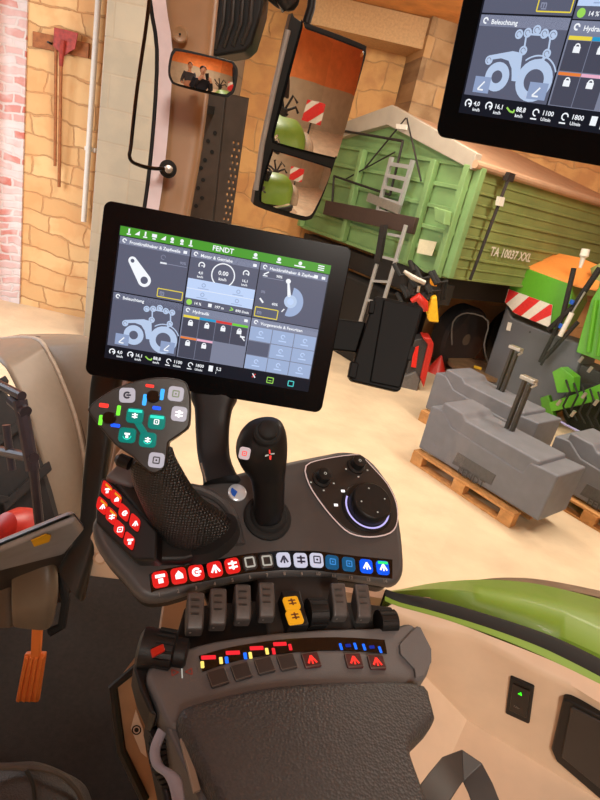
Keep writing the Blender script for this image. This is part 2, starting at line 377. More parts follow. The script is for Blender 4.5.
mb = MB(); mb.prism([gp(-.04, zt-.05, .1), gp(-.04, zt+.14, .1), gp(GL/2, zt+.62, .1), gp(GL+.04, zt+.14, .1), gp(GL+.04, zt-.05, .1), gp(GL/2, zt+.36, .1)], -GAB.z*.12, TARP)
mb.build('gable_tarp', t, bevel=.01)
mb = MB(); mb.prism([gp(-.06, zt, 0), gp(GL/2, zt+.58, 0), gp(GL/2, zt+.55, 0)-Z*.03, gp(-.02, zt-.03, 0)], TD*LS, TARP2)
mb.prism([gp(GL+.06, zt, 0), gp(GL/2, zt+.58, 0), gp(GL/2, zt+.52, 0), gp(GL+.02, zt-.06, 0)], TD*LS, TARP2)
mb.tube([sdp(-.1, zt+.02, .07), sdp(LS, zt+.02, .07)], .05, TARP2, 10)
mb.build('roof_tarp', t)
mb = MB()
for p, q in (((395, 152), (344, 180)), ((406, 118), (365, 168)), ((407, 118), (421, 181))):
    mb.tube([GAB.p(*p, .1), GAB.p(*q, .1)], .012, DARK, 6)
for p, q in (((344, 131), (403, 141)), ((403, 141), (390, 195)), ((390, 195), (334, 176)), ((334, 176), (332, 205)), ((388, 198), (384, 225))):
    mb.tube([GAB.p(*p, .12), GAB.p(*q, .12)], .018, DARK, 6)
mb.each('cable', t)
mb = MB()
a, b = GAB.l(335, 214), GAB.l(413, 238)
mb.box(gp(GL*.62, a[1]-.02, .14) if False else GAB.p(367, 216, .14), (GAB.p(392, 222, .14)-GAB.p(310, 205, .14))/2, GAB.z*.05, Z*.11, mat('dark brown beam', (66, 48, 40), .7)); mb.build('towing_beam', t, bevel=.01)
mb = MB(); q = [GAB.p(*c, .12) for c in ((420, 239), (437, 242), (432, 256), (417, 253))]; mb.prism(q, GAB.z*.008, PAPER); tag(mb.build('notice', t), 'cream paper plate on the front wall')
mb = MB(); q = [GAB.p(*c, .1) for c in ((397, 124), (408, 125), (407, 130), (397, 129))]; mb.prism(q, GAB.z*.02, WHITE); mb.build('marker_plate', t)
mb = MB(); q = [GAB.p(*c, .14) for c in ((440, 208), (452, 212), (450, 226), (441, 222))]; mb.prism(q, GAB.z*.12, TGREEN); mb.build('lock_box', t, bevel=.01)
# upper grey ladder on the trailer front
mb = MB()
for p, q in (((392, 157), (376, 218)), ((413, 160), (394, 225))): mb.bar(GAB.p(*p, .16), GAB.p(*q, .16), .05, .05, ALU)
for k in range(5):
    f_ = (k+.6)/5.3
    mb.bar(GAB.p(392-16*f_, 157+61*f_, .16), GAB.p(413-19*f_, 160+65*f_, .16), .045, .05, ALU)
mb.bar(GAB.p(368, 197, .18), GAB.p(400, 210, .18), .03, .12, CHROME)
tag(mb.build('fixed_ladder', t), 'grey ladder frame fixed to the front wall')
mb = MB()
text(mb, 'TA 10037 XXL', SIDE, SIDE.l(489, 255, .05)[0], SIDE.l(489, 255, .05)[1], .165, WHITE, .055, sx=.92)
tag(mb.build('lettering', t), 'white letters TA 10037 XXL')
mb = MB(); mb.bar(SIDE.p(509, 177, .16), SIDE.p(470, 280, .12), .035, .035, DARK)
mb.box(SIDE.p(509, 177, .14), TD*.06, SIDE.z*.04, Z*.05, DARK); mb.build('strap', t)
mb = MB(); mb.prism([SIDE.p(*c, .14) for c in ((497, 196), (502, 197), (500, 206), (495, 205))], SIDE.z*.05, WHITE); mb.build('latch', t)
mb = MB(); mb.box(K0+TD*(LS/2)-SIDE.z*.9+Z*(zb-.2), TD*LS/2, SIDE.z*.5, Z*.17, DARK)
mb.box(gp(GL*.5, zb-.25, -.2), TG*GL*.5, GAB.z*.12, Z*.14, DARK); mb.build('chassis', t, bevel=.01)
for a, bb in ((1.9, -.9), (1.9, -2.2), (3.3, -.9)):
    mb = MB(); c = K0+TD*a+SIDE.z*bb+Z*.55
    mb.tube2([(-.17, .35), (-.17, .5), (-.12, .55), (.12, .55), (.17, .5), (.17, .35)], c, SIDE.z, TYRE, 36)
    wh = mb.build('wheel', t); mb = MB(); mb.tube2([(.12, .34), (.10, .34), (.04, .2), (.1, .12), (.17, .1)], c, SIDE.z, mat('dusty rim', (110, 96, 80), .7), 30); mb.build('rim', wh)
mb = MB(); mb.box(gp(.1, zb-.1, .03), TG*.07, GAB.z*.02, Z*.05, mat('orange reflector', (236, 150, 30), .3)); mb.build('reflector', t)
# dark hanging mud and stores under the trailer
# aluminium ladder
t = thing('ladder', 'aluminium ladder standing against the green trailer front', 'ladder', GAB.p(368, 325, .35))
LA = [((407, 223), (385, 300)), ((376, 265), (360, 322))]
LF = Fr(K0+GAB.z*.3, TG, Z)
for p, q in (((406, 225), (384, 300)), ((377, 264), (360, 323))):
    mb = MB(); mb.bar(LF.p(*p), LF.p(*q), .035, .05, ALU); mb.build('rail', t, bevel=.004)
for (p, q) in (((388, 234), (403, 237)), ((383, 257), (398, 261)), ((373, 281), (390, 282)), ((366, 300), (384, 303))):
    mb = MB(); mb.bar(LF.p(*p), LF.p(*q), .03, .035, ALU); mb.build('rung', t, bevel=.004)
mb = MB(); mb.bar(LF.p(384, 225), LF.p(378, 262), .06, .1, DARK); mb.build('bracket', t)
# ---------------------------------------------------------------- weights on pallets
PA = onz(416, 463, 0.0); PB = onz(533, 541, 0.0)
WD = (PB-PA).normalized(); WN = V((-WD.y, WD.x, 0))            # along, and away from the camera
A0 = onz(415, 449, .15); WF = Fr(A0, WD, Z)
def pallet(loc, label):
    t = thing('wooden_pallet', label, 'pallet', loc, 'pallets under the weights')
    L_, D_ = 1.22, .8
    def q(a, b, z): return V(loc)+WD*a+WN*b+Z*z
    for k in range(5):
        mb = MB(); mb.box(q(L_/2, .06+k*(D_-.12)/4, .133), WD*L_/2, WN*.055, Z*.011, WOOD); mb.build('deck_board', t, bevel=.003)
    for b in (.05, D_/2, D_-.05):
        mb = MB(); mb.box(q(L_/2, b, .011), WD*L_/2, WN*.05, Z*.011, WOOD); mb.build('bottom_board', t, bevel=.003)
        for a in (.07, L_/2, L_-.07):
            mb = MB(); mb.box(q(a, b, .072), WD*.07, WN*.05, Z*.05, WOOD); mb.build('block', t, bevel=.003)
    return t
W_L = (WF.p(533, 524)-A0).dot(WD)
def front_weight():
    t = thing('front_weight', 'grey cast front weight with upright post, nearest one on its pallet', 'weight', A0+WN*.05, 'grey front weights')
    px_ = [(415, 448), (428, 406), (440, 411), (449, 428), (476, 446), (506, 465), (519, 473), (527, 463), (556, 477), (535, 523)]
    P = [V(WF.p(u, v))+WN*.05 for u, v in px_]
    mb = MB(); mb.prism(P, WN*.52, GMETAL); mb.build('body', t, bevel=.02)
    # raised rear saddle
    mb = MB(); z0 = P[3].z-.02
    a0 = (P[1]-A0).dot(WD); a1 = (P[8]-A0).dot(WD)
    def q(a, b, z): return A0+WD*a+WN*(b+.05)+Z*z
    hz = P[5].z
    zp_ = hz+.012; mb.prism([q(a0+.1, .012, hz-.25), q(a1-.14, .012, hz-.25), q(a1-.2, .012, zp_), q(a0+.42, .012, zp_), q(a0+.36, .012, zp_+.05), q(a0+.12, .012, zp_+.06)], WN*.49, GMETAL); mb.build('saddle', t, bevel=.02)
    mb = MB(); mb.prism([V(WF.p(u, v))+WN*.045 for u, v in ((455, 453), (493, 476), (488, 486), (449, 464))], WN*.02, mat('dark cast recess', (84, 82, 84), .6)); pl = mb.build('name_plate', t, bevel=.003)
    fr = Fr(V(WF.p(455, 466))+WN*.04, WD, Z)
    mb = MB(); text(mb, 'FENDT', fr, .02, -.06, .1, mat('raised cast letters', (70, 68, 70), .6), .002); mb.build('raised_letters', pl)
    pb = onz(504, 443, hz+.012); pt_ = V((pb.x, pb.y, 0))+Z*(onp(527, 380, pb, WN).z)
    mb = MB(); mb.box(V((pb.x, pb.y, pb.z+.01)), WD*.11, WN*.09, Z*.015, GMETAL); mb.build('post_plate', t, bevel=.004)
    mb = MB()
    mb.bar(pb-WD*.03-Z*.1, pt_-WD*.03, .05, .035, mat('dark post steel', (72, 66, 62), .4, .5), up=WD)
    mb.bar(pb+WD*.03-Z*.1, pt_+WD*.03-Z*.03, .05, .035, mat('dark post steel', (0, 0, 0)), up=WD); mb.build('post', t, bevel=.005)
    mb = MB(); mb.box(pt_+Z*.015, WD*.075, WN*.04, Z*.018, CHROME); mb.tube([pt_+WD*.09, pt_+WD*.05-Z*.05], .015, CHROME); mb.build('post_cap', t, bevel=.004)
    return t, pb
pallet(A0-Z*.15-WN*.02, 'light wooden pallet under the nearest grey front weight')
W1, pb1 = front_weight()
def copytree(root, loc, label):
    r = root.copy(); COL.objects.link(r); r.location = loc; r['label'] = label
    for ch in list(root.children):
        c = ch.copy(); COL.objects.link(c); c.parent = r
        for g in ch.children:
            d = g.copy(); COL.objects.link(d); d.parent = c
    return r
p2 = onz(496, 402, pb1.z); p3 = onz(553, 436, V(WF.p(428, 406)).z)-V(WF.p(428, 406))
d2 = p2-pb1; d2.z = 0; d3 = V((p3.x, p3.y, 0))
copytree(W1, W1.location+d2, 'grey cast front weight with upright post, standing behind the nearest weight')
copytree(W1, W1.location+d3, 'grey cast front weight at the right edge beside the green implement')
pallet(A0-Z*.15-WN*.02+d2, 'light wooden pallet behind, under the second grey front weight')
pallet(A0-Z*.15-WN*.02+d3, 'light wooden pallet at the right edge under the third grey weight')
# ---------------------------------------------------------------- seed hopper implement
HO = onz(505, 410, .0); HO = V((HO.x, HO.y, 0))+WN*.55
HF = Fr(HO, WD, Z)
def hp(u, v, h=0): return HF.p(u, v, h)
HT = thing('seed_hopper', 'grey and green seed hopper with orange lid and striped warning board', 'hopper', HO)
def hpr(name, pts, off, mt, h=0, par=None, bevel=.01):
    mb = MB(); mb.prism([hp(u, v, h) for u, v in pts], WN*off, mt); return mb.build(name, par or HT, bevel=bevel)
DG = mat('dark grey moulded tank', (88, 90, 96), .45, var=.05, scale=6)
hpr('tank', [(506, 305), (512, 318), (553, 335), (585, 345), (570, 392), (545, 415), (478, 408), (484, 372)], .5, DG, bevel=.03)
hpr('tank_top', [(509, 288), (512, 276), (521, 266), (570, 284), (572, 300), (556, 330), (549, 328), (510, 310)], .5, GREEN, .01, bevel=.02)
b = hpr('warning_board', [(508.4, 289), (552.5, 305), (549.7, 327.5), (515, 313.5), (504.7, 302)], .01, WHITE, .04, bevel=0)
mb = MB()
for q in ([(509, 289.2), (519, 293), (506, 303.5), (505, 302)], [(529, 296.5), (540, 300.5), (521, 316), (512, 311.5)], [(550, 304.2), (552.4, 305), (551.2, 315), (536, 322), (529, 319.3)]):
    mb.prism([hp(u, v, .043) for u, v in q], WN*.002, mat('red stripe', (216, 40, 40), .4))
tag(mb.build('stripe', b), 'red diagonal stripes')
mb = MB(); q = [hp(*c) for c in ((519.7, 267.5), (564, 284), (577, 289), (597, 293))]+[hp(*c, -.6) for c in ((602, 270), (579, 260), (556, 256))]; mb.prism([p+Z*.015 for p in q], Z*.035, HOPORANGE); mb.build('lid', HT, bevel=.015)
hpr('sticker', [(508, 322), (512, 323), (510, 331), (506, 330)], .004, WHITE, .02, bevel=0)
mb = MB(); mb.tube([hp(530, 332, .01), hp(530, 332, -.03)], .015, DARK); mb.build('plug', HT)
mb = MB()
for p, q, r in (((574, 268), (563, 315), .035), ((565, 312), (540, 362), .03), ((600, 268), (575, 305), .04), ((576, 304), (548, 330), .035), ((548, 352), (541, 365), .02), ((578, 322), (545, 358), .03)):
    mb.tube([hp(*p, .15), hp(*q, .15)], r, SOFT, 10)
mb.each('hydraulic_hose', HT)
mb = MB(); mb.tube([hp(560, 336, .2), hp(572, 313, .2)], .035, WHITE, 12); mb.tube([hp(572, 313, .2), hp(585, 292, .2)], .014, CHROME, 12)
mb.build('cylinder', HT)
mb = MB(); mb.tube([hp(580, 268, .05), hp(583, 258, .05), hp(584, 256, .05), hp(586, 249, .05)], [.02, .035, .06, .055], WHITE, 14); mb.build('beacon', HT)
for k, c in enumerate((((571, 304), BLUEP), ((560, 328), BLUEP))):
    mb = MB(); mb.tube([hp(*c[0], .2), hp(c[0][0]+2, c[0][1]-4, .2)], .03, c[1], 10); mb.build('blue_coupling', HT)
# green frame machine at right
IO = HO+WD*.9-WN*.25; 
t = thing('green_implement', 'bright green frame of a machine with hoses at the right edge', 'implement', V((IO.x, IO.y, 0)))
def gpr(name, pts, off, mt, h=.1, bevel=.01):
    mb = MB(); mb.prism([hp(u, v, h) for u, v in pts], WN*off, mt); return mb.build(name, t, bevel=bevel)
gpr('side_panel', [(591, 300), (600, 285), (640, 290), (630, 372), (576, 352), (582, 330)], .35, GREEN, .05)
for k in range(3):
    mb = MB(); mb.tube([hp(596+k*9, 300+k*2, .08), hp(588+k*10, 352+k*4, .08)], .03, GREEN, 8); mb.build('panel_rib', t)
gpr('crossbeam', [(548, 403), (575, 394), (600, 384), (640, 378), (640, 396), (600, 400), (551, 412)], .2, GREEN, .3)
gpr('bracket', [(552, 372), (561, 367), (574, 377), (573, 392), (557, 393)], .2, GREEN, .35)
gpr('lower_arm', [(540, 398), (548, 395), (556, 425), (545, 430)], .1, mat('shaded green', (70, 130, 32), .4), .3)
gpr('rear_panel', [(590, 268), (602, 262), (640, 270), (640, 300), (596, 296)], .1, TGREEN2, -.2)
mb = MB(); mb.box(hp(600, 385, -.3)-Z*.1, WD*.5, WN*.25, Z*.32, DARK); mb.build('machine_body', t, bevel=.02)
mb = MB()
for k in range(6):
    u, v = 566+k*8, 398+(k*37 % 17)
    mb.tube([hp(u, v-18, .35), hp(u+4, v-6, .42), hp(u-3, v+8, .4), hp(u+3, v+20, .38)], .014, SOFT, 8)
mb.each('hose', t)
mb = MB()
for u, v in ((579, 362), (582, 398), (594, 405), (588, 372), (557, 405), (571, 416)):
    mb.tube([hp(u, v, .5), hp(u+4, v-5, .5)], .022, CHROME, 10)
mb.each('fitting', t)
mb = MB(); mb.tube([hp(553, 417, .55), hp(566, 425, .6), hp(584, 434, .6)], .016, mat('pale violet pipe', (160, 160, 210), .3), 8); mb.build('pipe', t)
for a in (-.15, .35):
    c = hp(598, 415, -.1)+WD*a; c.z = .36
    mb = MB(); mb.tube2([(-.08, .2), (-.08, .33), (-.04, .36), (.04, .36), (.08, .33), (.08, .2)], c, WN, TYRE, 30); wh = mb.build('wheel', t)
    mb = MB(); mb.tube2([(-.06, .2), (-.02, .1), (-.07, .05)], c, WN, DARK, 20); mb.build('hub', wh)
# ---------------------------------------------------------------- floor clutter under the trailer
q = onz(468, 378, .0)
t = thing('cable_reel', 'flat brown wooden cable reel lying on the floor under the trailer', 'reel', q)
c = V((q.x+.1, q.y, 0)); mb = MB(); mb.tube2([(0, .5), (.06, .5), (.06, .3), (.16, .3), (.16, .5), (.22, .5)], c, Z, mat('dirty reel wood', (120, 92, 62), .8, var=.3, scale=6), 40); mb.build('drum', t)
mb = MB(); mb.bar(c+V((-.1, -.1, .24)), c+V((.02, -.14, .24)), .06, .04, YELLOW); tag(mb.build('handle', t, bevel=.01), 'yellow handle')
mb = MB(); pts = [onp(u, v, c, Y) for u, v in ((452, 345), (453, 322), (467, 313), (488, 321), (484, 345), (488, 362))]; mb.tube(smoothpoly([tuple(p) for p in pts], 3, False), .012, mat('grey hoop', (110, 104, 98), .6), 8)
tag(mb.build('wire_hoop'), 'bent grey wire hoop standing in the dark under the trailer', 'wire')
q = onz(418, 390, 0)
VFR = Fr(q+V((0, 0, 0)), X, Z)
t = thing('workshop_vacuum', 'red and black upright workshop machine on the floor behind the black box', 'machine', q)
def vpr(name, pts, off, mt, h=0, bevel=.01):
    mb = MB(); mb.prism([VFR.p(u, v, h) for u, v in pts], Y*off, mt); return mb.build(name, t, bevel=bevel)
vpr('body', [(404, 392), (400, 383), (406, 375), (414, 340), (424, 338), (429, 343), (421, 380), (417, 391)], .3, mat('charcoal plastic', (58, 56, 56), .45), 0, .02)
vpr('red_shell', [(422, 337), (431, 338), (434, 344), (433, 352), (424, 388), (420, 378), (428, 345)], .3, RED, .04, .02)
vpr('red_strip', [(414, 348), (419, 346), (416, 368), (411, 367)], .02, mat('bright red panel', (226, 44, 34), .35), .03, .005)
vpr('base', [(400, 392), (402, 377), (416, 372), (420, 380), (417, 393)], .25, mat('mid grey plastic', (96, 92, 90), .45), .05, .02)
q = onz(436, 372, .0)
mb = MB(); mb.tube2([(0, .17), (.28, .02), (.3, .0001)], q-Z*0, Z, RED, 20)
tag(mb.build('orange_cone'), 'small red cone on the floor beside the red and black machine', 'cone')
# stand of small tools hung at the trailer drawbar
dp = at(425, 300, 7.0)
TF = Fr(dp, X, Z)
mb = MB(); mb.prism([TF.p(u, v) for u, v in ((432, 298), (437, 296), (439, 323), (429, 322), (427, 312))], Y*.15, YELLOW)
tag(mb.build('yellow_canister', bevel=.02), 'yellow canister hanging in front of the trailer drawbar', 'canister')
mb = MB(); mb.tube([TF.p(411, 301), TF.p(418, 297), TF.p(424, 304), TF.p(426, 311)], [.03, .06, .06, .03], RED, 12)
tag(mb.build('red_hose_coupling'), 'red coupling head hanging beside the yellow canister', 'coupling')
mb = MB(); mb.tube([TF.p(404, 271), TF.p(412, 277), TF.p(425, 283)], [.02, .035, .03], CHROME, 10); mb.tube([TF.p(418, 292), TF.p(419, 286)], .02, CHROME, 10)
tag(mb.build('steel_bracket'), 'pale steel bracket above the red coupling head', 'bracket')
mb = MB()
for k in range(14):
    u = 400+(k*29 % 40); v = 268+(k*17 % 30)
    mb.tube([TF.p(u-6, v-4, -.2), TF.p(u, v+8, -.1), TF.p(u+7, v+6, -.15), TF.p(u+5, v+24, -.2)], .03, SOFT, 8)
mb.tube([TF.p(414, 272, -.1), TF.p(410, 262, -.3), gp(.3, zb-.05, .05)], .03, SOFT, 8)
tag(mb.build('hose_bundle'), 'tangle of black hoses hanging at the trailer drawbar', 'hoses', kind='stuff')
q = onz(345, 318, 0); t = thing('spare_stores', 'dark stack of stores in the shade under the trailer front', 'stack', V((K0.x-1.0, K0.y+1.0, 0)))
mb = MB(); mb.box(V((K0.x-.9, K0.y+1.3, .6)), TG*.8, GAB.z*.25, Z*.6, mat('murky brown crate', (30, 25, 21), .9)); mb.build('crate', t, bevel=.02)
# ================================================================ TRACTOR OUTSIDE THE CAB
# front mudguard: arcs on two parallel upright planes
TFW = V((-.82, .572, 0)); TRT = V((.572, .82, 0))
g0 = at(45, 345, 2.9)
def fp(u, v, k): return onp(u, v, g0+TRT*k, TRT)
inner = [(-30, 352), (0, 362), (15, 385), (28, 420), (40, 465), (50, 510), (56, 550), (58, 590)]
inner2 = [(-30, 345), (2, 357), (20, 383), (34, 420), (46, 465), (56, 510), (62, 550), (64, 590)]
crease = [(-10, 340), (34, 338), (50, 356), (64, 386), (76, 420), (86, 470), (92, 520), (94, 570)]
outer = [(20, 335), (78, 335), (100, 346), (114, 376), (122, 412), (128, 460), (132, 515), (132, 570)]
R = [[tuple(fp(u, v, k)) for u, v in c] for c, k in ((inner, .0), (inner2, .03), (crease, .30), (outer, .42))]
R = [smoothpoly(r, 4, False) for r in R]
t = thing('front_mudguard', 'warm grey moulded front mudguard of the tractor over its front wheel', 'mudguard', V((g0.x, g0.y, g0.z-.1)))
mb = MB(); mb.rings([[V(p) for p in r] for r in R], FENDER, closed=False); o = mb.build('shell', t, smooth=60)
sd = o.modifiers.new('s', 'SOLIDIFY'); sd.thickness = .008; sd.offset = 0
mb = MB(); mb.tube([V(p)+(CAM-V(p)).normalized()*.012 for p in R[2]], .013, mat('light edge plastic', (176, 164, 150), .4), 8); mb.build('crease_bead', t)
mb = MB(); mb.tube([V(p)+cx*.035+(CAM-V(p)).normalized()*.004 for p in R[2]], .012, mat('painted crease shade', (84, 74, 64), .7), 8); tag(mb.build('crease_shade', t), 'dark strip painting the shade beside the crease')  # dark tube painting the shade to the right of the crease
mb = MB(); q = [onp(u, v, g0+Z*.0, Z) for u, v in ((-60, 341), (60, 331), (100, 334), (104, 352), (80, 354), (55, 350))]
q = [fp(52, 341, .33), fp(78, 337, .42), fp(100, 338, .5), fp(104, 350, .5), fp(78, 353, .42), fp(58, 352, .33)]
mb.prism(q, -Z*.03, FENDER); mb.build('rear_flap', t, bevel=.006)
WCn = V(fp(-28, 520, -.12)); 
t = thing('tractor_wheel', 'dark lugged front wheel of the tractor with red rim at left edge', 'wheel', WCn)
rad = (V(fp(22, 425, -.12))-WCn).length
mb = MB(); mb.tube2([(-.5, rad*.55), (-.5, rad*.93), (-.42, rad), (0, rad*1.0), (.06, rad*.93), (.06, rad*.55)], WCn, TRT, TYRE, 48); mb.build('carcass', t)
mb = MB(); u1 = TRT.cross(Z).normalized()
for k in range(26):
    a = 2*math.pi*k/26; d = u1*math.cos(a)+Z*math.sin(a); tn = -u1*math.sin(a)+Z*math.cos(a)
    c = WCn+d*(rad+.012); mb.box(c-TRT*.1, TRT*.14+tn*.07, tn*.025, d*.03, TYRE); mb.box(c-TRT*.34+tn*.02, TRT*.14-tn*.07, tn*.025, d*.03, TYRE)
mb.each('tread_lug', t, bevel=.008)
mb = MB(); mb.tube2([(.05, rad*.56), (.02, rad*.5), (-.06, rad*.45), (-.03, rad*.2), (.03, .001)], WCn, TRT, RED, 40); mb.build('rim', t)
mb = MB()
VG = mat('violet grey steel', (62, 58, 68), .4, .4)
for p, q, r in (((-6, 382), (22, 396), .014), ((20, 400), (33, 470), .02), ((6, 425), (12, 470), .012), ((-4, 450), (34, 458), .016), ((33, 465), (40, 530), .014), ((12, 400), (26, 412), .018)):
    mb.tube([fp(*p, -.70), fp(*q, -.70)], r, VG, 10)
tag(mb.build('steering_linkage'), 'grey steel rods and brackets beside the front tyre', 'linkage')
mb = MB(); mb.tube2([(-.05, .09), (-.02, .085), (.02, .06), (.035, .02), (.036, .001)], fp(8, 532, -.72), -TRT+Z*.7, RED, 30)
tag(mb.build('red_hub_cover'), 'round red hub cover above the pale window sill', 'hub')
# rear green mudguard: outside the side window
near = [(385, 594), (400, 592.5), (433, 597), (483, 610), (533, 626), (566, 639), (610, 660), (680, 700)]
mid = [(385, 592), (400, 591), (440, 589), (483, 594), (533, 603), (566, 612), (610, 628), (680, 660)]
far = [(385, 591.5), (402, 589), (433, 583), (467, 580), (500, 580), (540, 584.5), (600, 599), (680, 625)]
def curve(pts, z): return [V(p) for p in smoothpoly([tuple(onz(u, v, z)) for u, v in pts], 4, False)]
RN, RMd, RF = curve(near, 1.80), curve(mid, 1.82), curve(far, 1.74)
RF2 = [p-Z*.14+(p-n).normalized()*.02 for p, n in zip(RF, RN)]
t = thing('rear_mudguard', 'glossy green rear mudguard just outside the side window', 'mudguard', RN[10]-Z*.05)
mb = MB(); mb.rings([[p-Z*.05 for p in RN], RN, RMd, RF, RF2], FGREEN, closed=False); o = mb.build('shell', t, smooth=70)
edge = curve([(475, 580), (505, 577.5), (545, 580), (610, 593), (680, 612)], 1.70)
e2 = curve([(475, 580), (505, 580), (545, 586), (610, 600), (680, 625)], 1.72)
mb = MB(); mb.rings([e2, edge, [p-Z*.1 for p in edge]], mat('grey brown edge strip', (128, 106, 84), .7), closed=False); mb.build('rubber_edge', t, smooth=70)
# side mirror with two glasses
mo = at(305, 120, 1.65)
# normal chosen so that the glass shows the rear right of the barn
vin = (mo-CAM).normalized(); tgt = V((.55, -.83, -.085)).normalized(); mn = (tgt-vin).normalized()
MFx = V((mn.y, -mn.x, 0)).normalized() * (-1)
ux = cx.normalized() ; MF = Fr(mo, (at(340, 128, 1.65)-mo), (at(312, 90, 1.65)-mo))
mn = MF.z if False else mn
MF = Fr(mo, (X-mn*mn.x), (Z-mn*mn.z)); MF.z = mn
t = thing('side_mirror', 'tall black framed side mirror with two glasses outside the cab', 'mirror', mo-Z*.2)
outl = smoothpoly([(289, 24), (300, 21), (360, 43), (366, 50), (362, 70), (333, 168), (316, 212), (308, 220), (296, 219), (258, 207), (254, 198), (262, 160)], 4)
mb = MB(); mb.prism([MF.p(u, v) for u, v in outl], -mn*.05, BLACK); mb.build('housing', t, bevel=.008, smooth=50)
gl1 = smoothpoly([(300, 27), (305, 26.5), (357, 46), (363, 50), (361, 66), (339, 150), (335, 158), (328, 158), (278, 145), (272, 140), (274, 124)], 4)
gl2 = smoothpoly([(271, 151), (276, 150), (325, 165), (331, 169), (328, 180), (316, 206), (309, 216), (297, 215), (264, 204), (259, 198), (262, 180)], 4)
for gname, gpts in (('upper_glass', gl1), ('lower_glass', gl2)):
    mb = MB(); RC = 1.5 if gname == 'upper_glass' else .9
    cu, cv_ = sum(p[0] for p in gpts)/len(gpts), sum(p[1] for p in gpts)/len(gpts); rg = []
    rmax = max((MF.p(u, v)-MF.p(cu, cv_)).length for u, v in gpts)
    for k in range(13):
        s_ = .955*(1-k/12.2); pts_ = [MF.p(cu+(u-cu)*s_, cv_+(v-cv_)*s_) for u, v in gpts]; c_m = MF.p(cu, cv_)
        rg.append([p+mn*(.0115+(rmax**2-(p-c_m).length_squared)/(2*RC)) for p in pts_])
    mb.rings(rg, MIR, caps=False); mb.poly(rg[-1], MIR)
    mb.mats; mb.rings([[MF.p(u, v, -.002) for u, v in gpts], rg[0]], GLOSSBLACK, caps=False); mb.build(gname, t, smooth=60)
mb = MB()
mb.tube([MF.p(u, v, .004) for u, v in ((288, 30), (275, 85), (262, 145), (256, 190))], .008, mat('pale grey mirror edge', (176, 172, 170), .4), 10); mb.build('edge_trim', t)
mb = MB(); mb.tube([MF.p(306, 24, -.03), MF.p(311, 8, -.04), MF.p(314, -20, -.05)], .012, BLACK, 12); mb.build('mirror_arm', t)
mb = MB(); mb.tube(smoothpoly([tuple(MF.p(u, v, -.05)) for u, v in ((266, -8), (280, 4), (292, 6), (297, -6))], 3, False), .012, BLACK, 12); mb.tube([MF.p(283, -8, -.04), MF.p(291, 5, -.04)], .03, mat('dark glass lamp', (46, 44, 44), .2), 16); mb.build('arm_lamp', t)
# vent grille and perforated guard outside, right of the pillar
GFR = Fr(at(235, 30, 1.5), (at(300, 45, 1.5)-at(235, 30, 1.5)), Z)
t = thing('work_lamp', 'black ribbed lamp housing hanging right of the tan pillar', 'lamp', GFR.p(235, 50))
mb = MB(); mb.prism([GFR.p(u, v) for u, v in ((220, -20), (265, -20), (262, 10), (252, 44), (244, 52), (213, 57), (210, 50))], -GFR.z*.1, BLACK); mb.build('housing', t, bevel=.02)
for k in range(4):
    mb = MB(); mb.tube([GFR.p(226+k*9, -20, .0), GFR.p(223+k*9, 22, .01), GFR.p(215+k*9, 49-k*1.5, .0)], .006, mat('dark grey rib', (56, 52, 50), .35), 8); mb.build('rib', t)
t = thing('exhaust_guard', 'dark perforated metal guard standing right of the tan pillar', 'guard', GFR.p(210, 225, -.05))
x0, y0 = GFR.l(192, 232); x1, _ = GFR.l(246, 105); ya = GFR.l(220, 88)[1]
GM = mat('guard steel', (84, 74, 66), .5, .3)
EF = Fr(GFR.p(218, 92, -.05), GFR.x, Z)
mb = MB(); mb.prism([EF.p(u, v) for u, v in ((206, 88), (226, 93), (212, 235), (186, 229))], -EF.z*.05, GM); mb.build('side_plate', t, bevel=.004)
# perforated sheet: a grid of cells with holes left open
TLc, BLc = EF.p(226, 93, .004), EF.p(212, 236, .004); TRc, BRc = EF.p(249, 98, .004), EF.p(229, 239, .004)
mb = MB(); nu, nv = 13, 66
holes = {(u, v) for v in range(20, 64, 3) for u in (((8, 11) if (v//3) % 2 else (7, 10)))}
for j in range(nv):
    for i in range(nu):
        if (i, j) in holes: continue
        g = [TLc.lerp(TRc, a).lerp(BLc.lerp(BRc, a), b) for a, b in ((i/nu, j/nv), ((i+1)/nu, j/nv), ((i+1)/nu, (j+1)/nv), (i/nu, (j+1)/nv))]
        mb.poly(g, GM)
m2 = MB(); m2.bar(EF.p(212, 110, -.03), at(185, 105, 1.14), .02, .02, BLACK); m2.build('bracket', t)
o = mb.build('perforated_sheet', t); sd = o.modifiers.new('s', 'SOLIDIFY'); sd.thickness = .003
mb = MB()
for k, (u, v) in enumerate(((215, 133), (208, 141), (212, 152), (205, 160), (203, 180), (198, 188), (202, 198), (196, 206), (201, 168))):
    mb.tube([EF.p(u, v, .006), EF.p(u, v, -.004)], .006, SOFT, 10)
mb.each('bolt_hole', t)
# ================================================================ CAB SHELL
TH = math.radians(20); RR = V((math.cos(TH), math.sin(TH), 0)); FF = V((-math.sin(TH), math.cos(TH), 0))
# cab floor
zc = 1.15
fl = [onz(-60, 560, zc), onz(100, 545, zc), onz(330, 580, zc), onz(420, 640, zc), onz(420, 900, zc), onz(150, 1300, zc), onz(-400, 1000, zc)]
mb = MB(); mb.prism(fl, -Z*.06, CARPET); struct(mb, 'floor_mat')
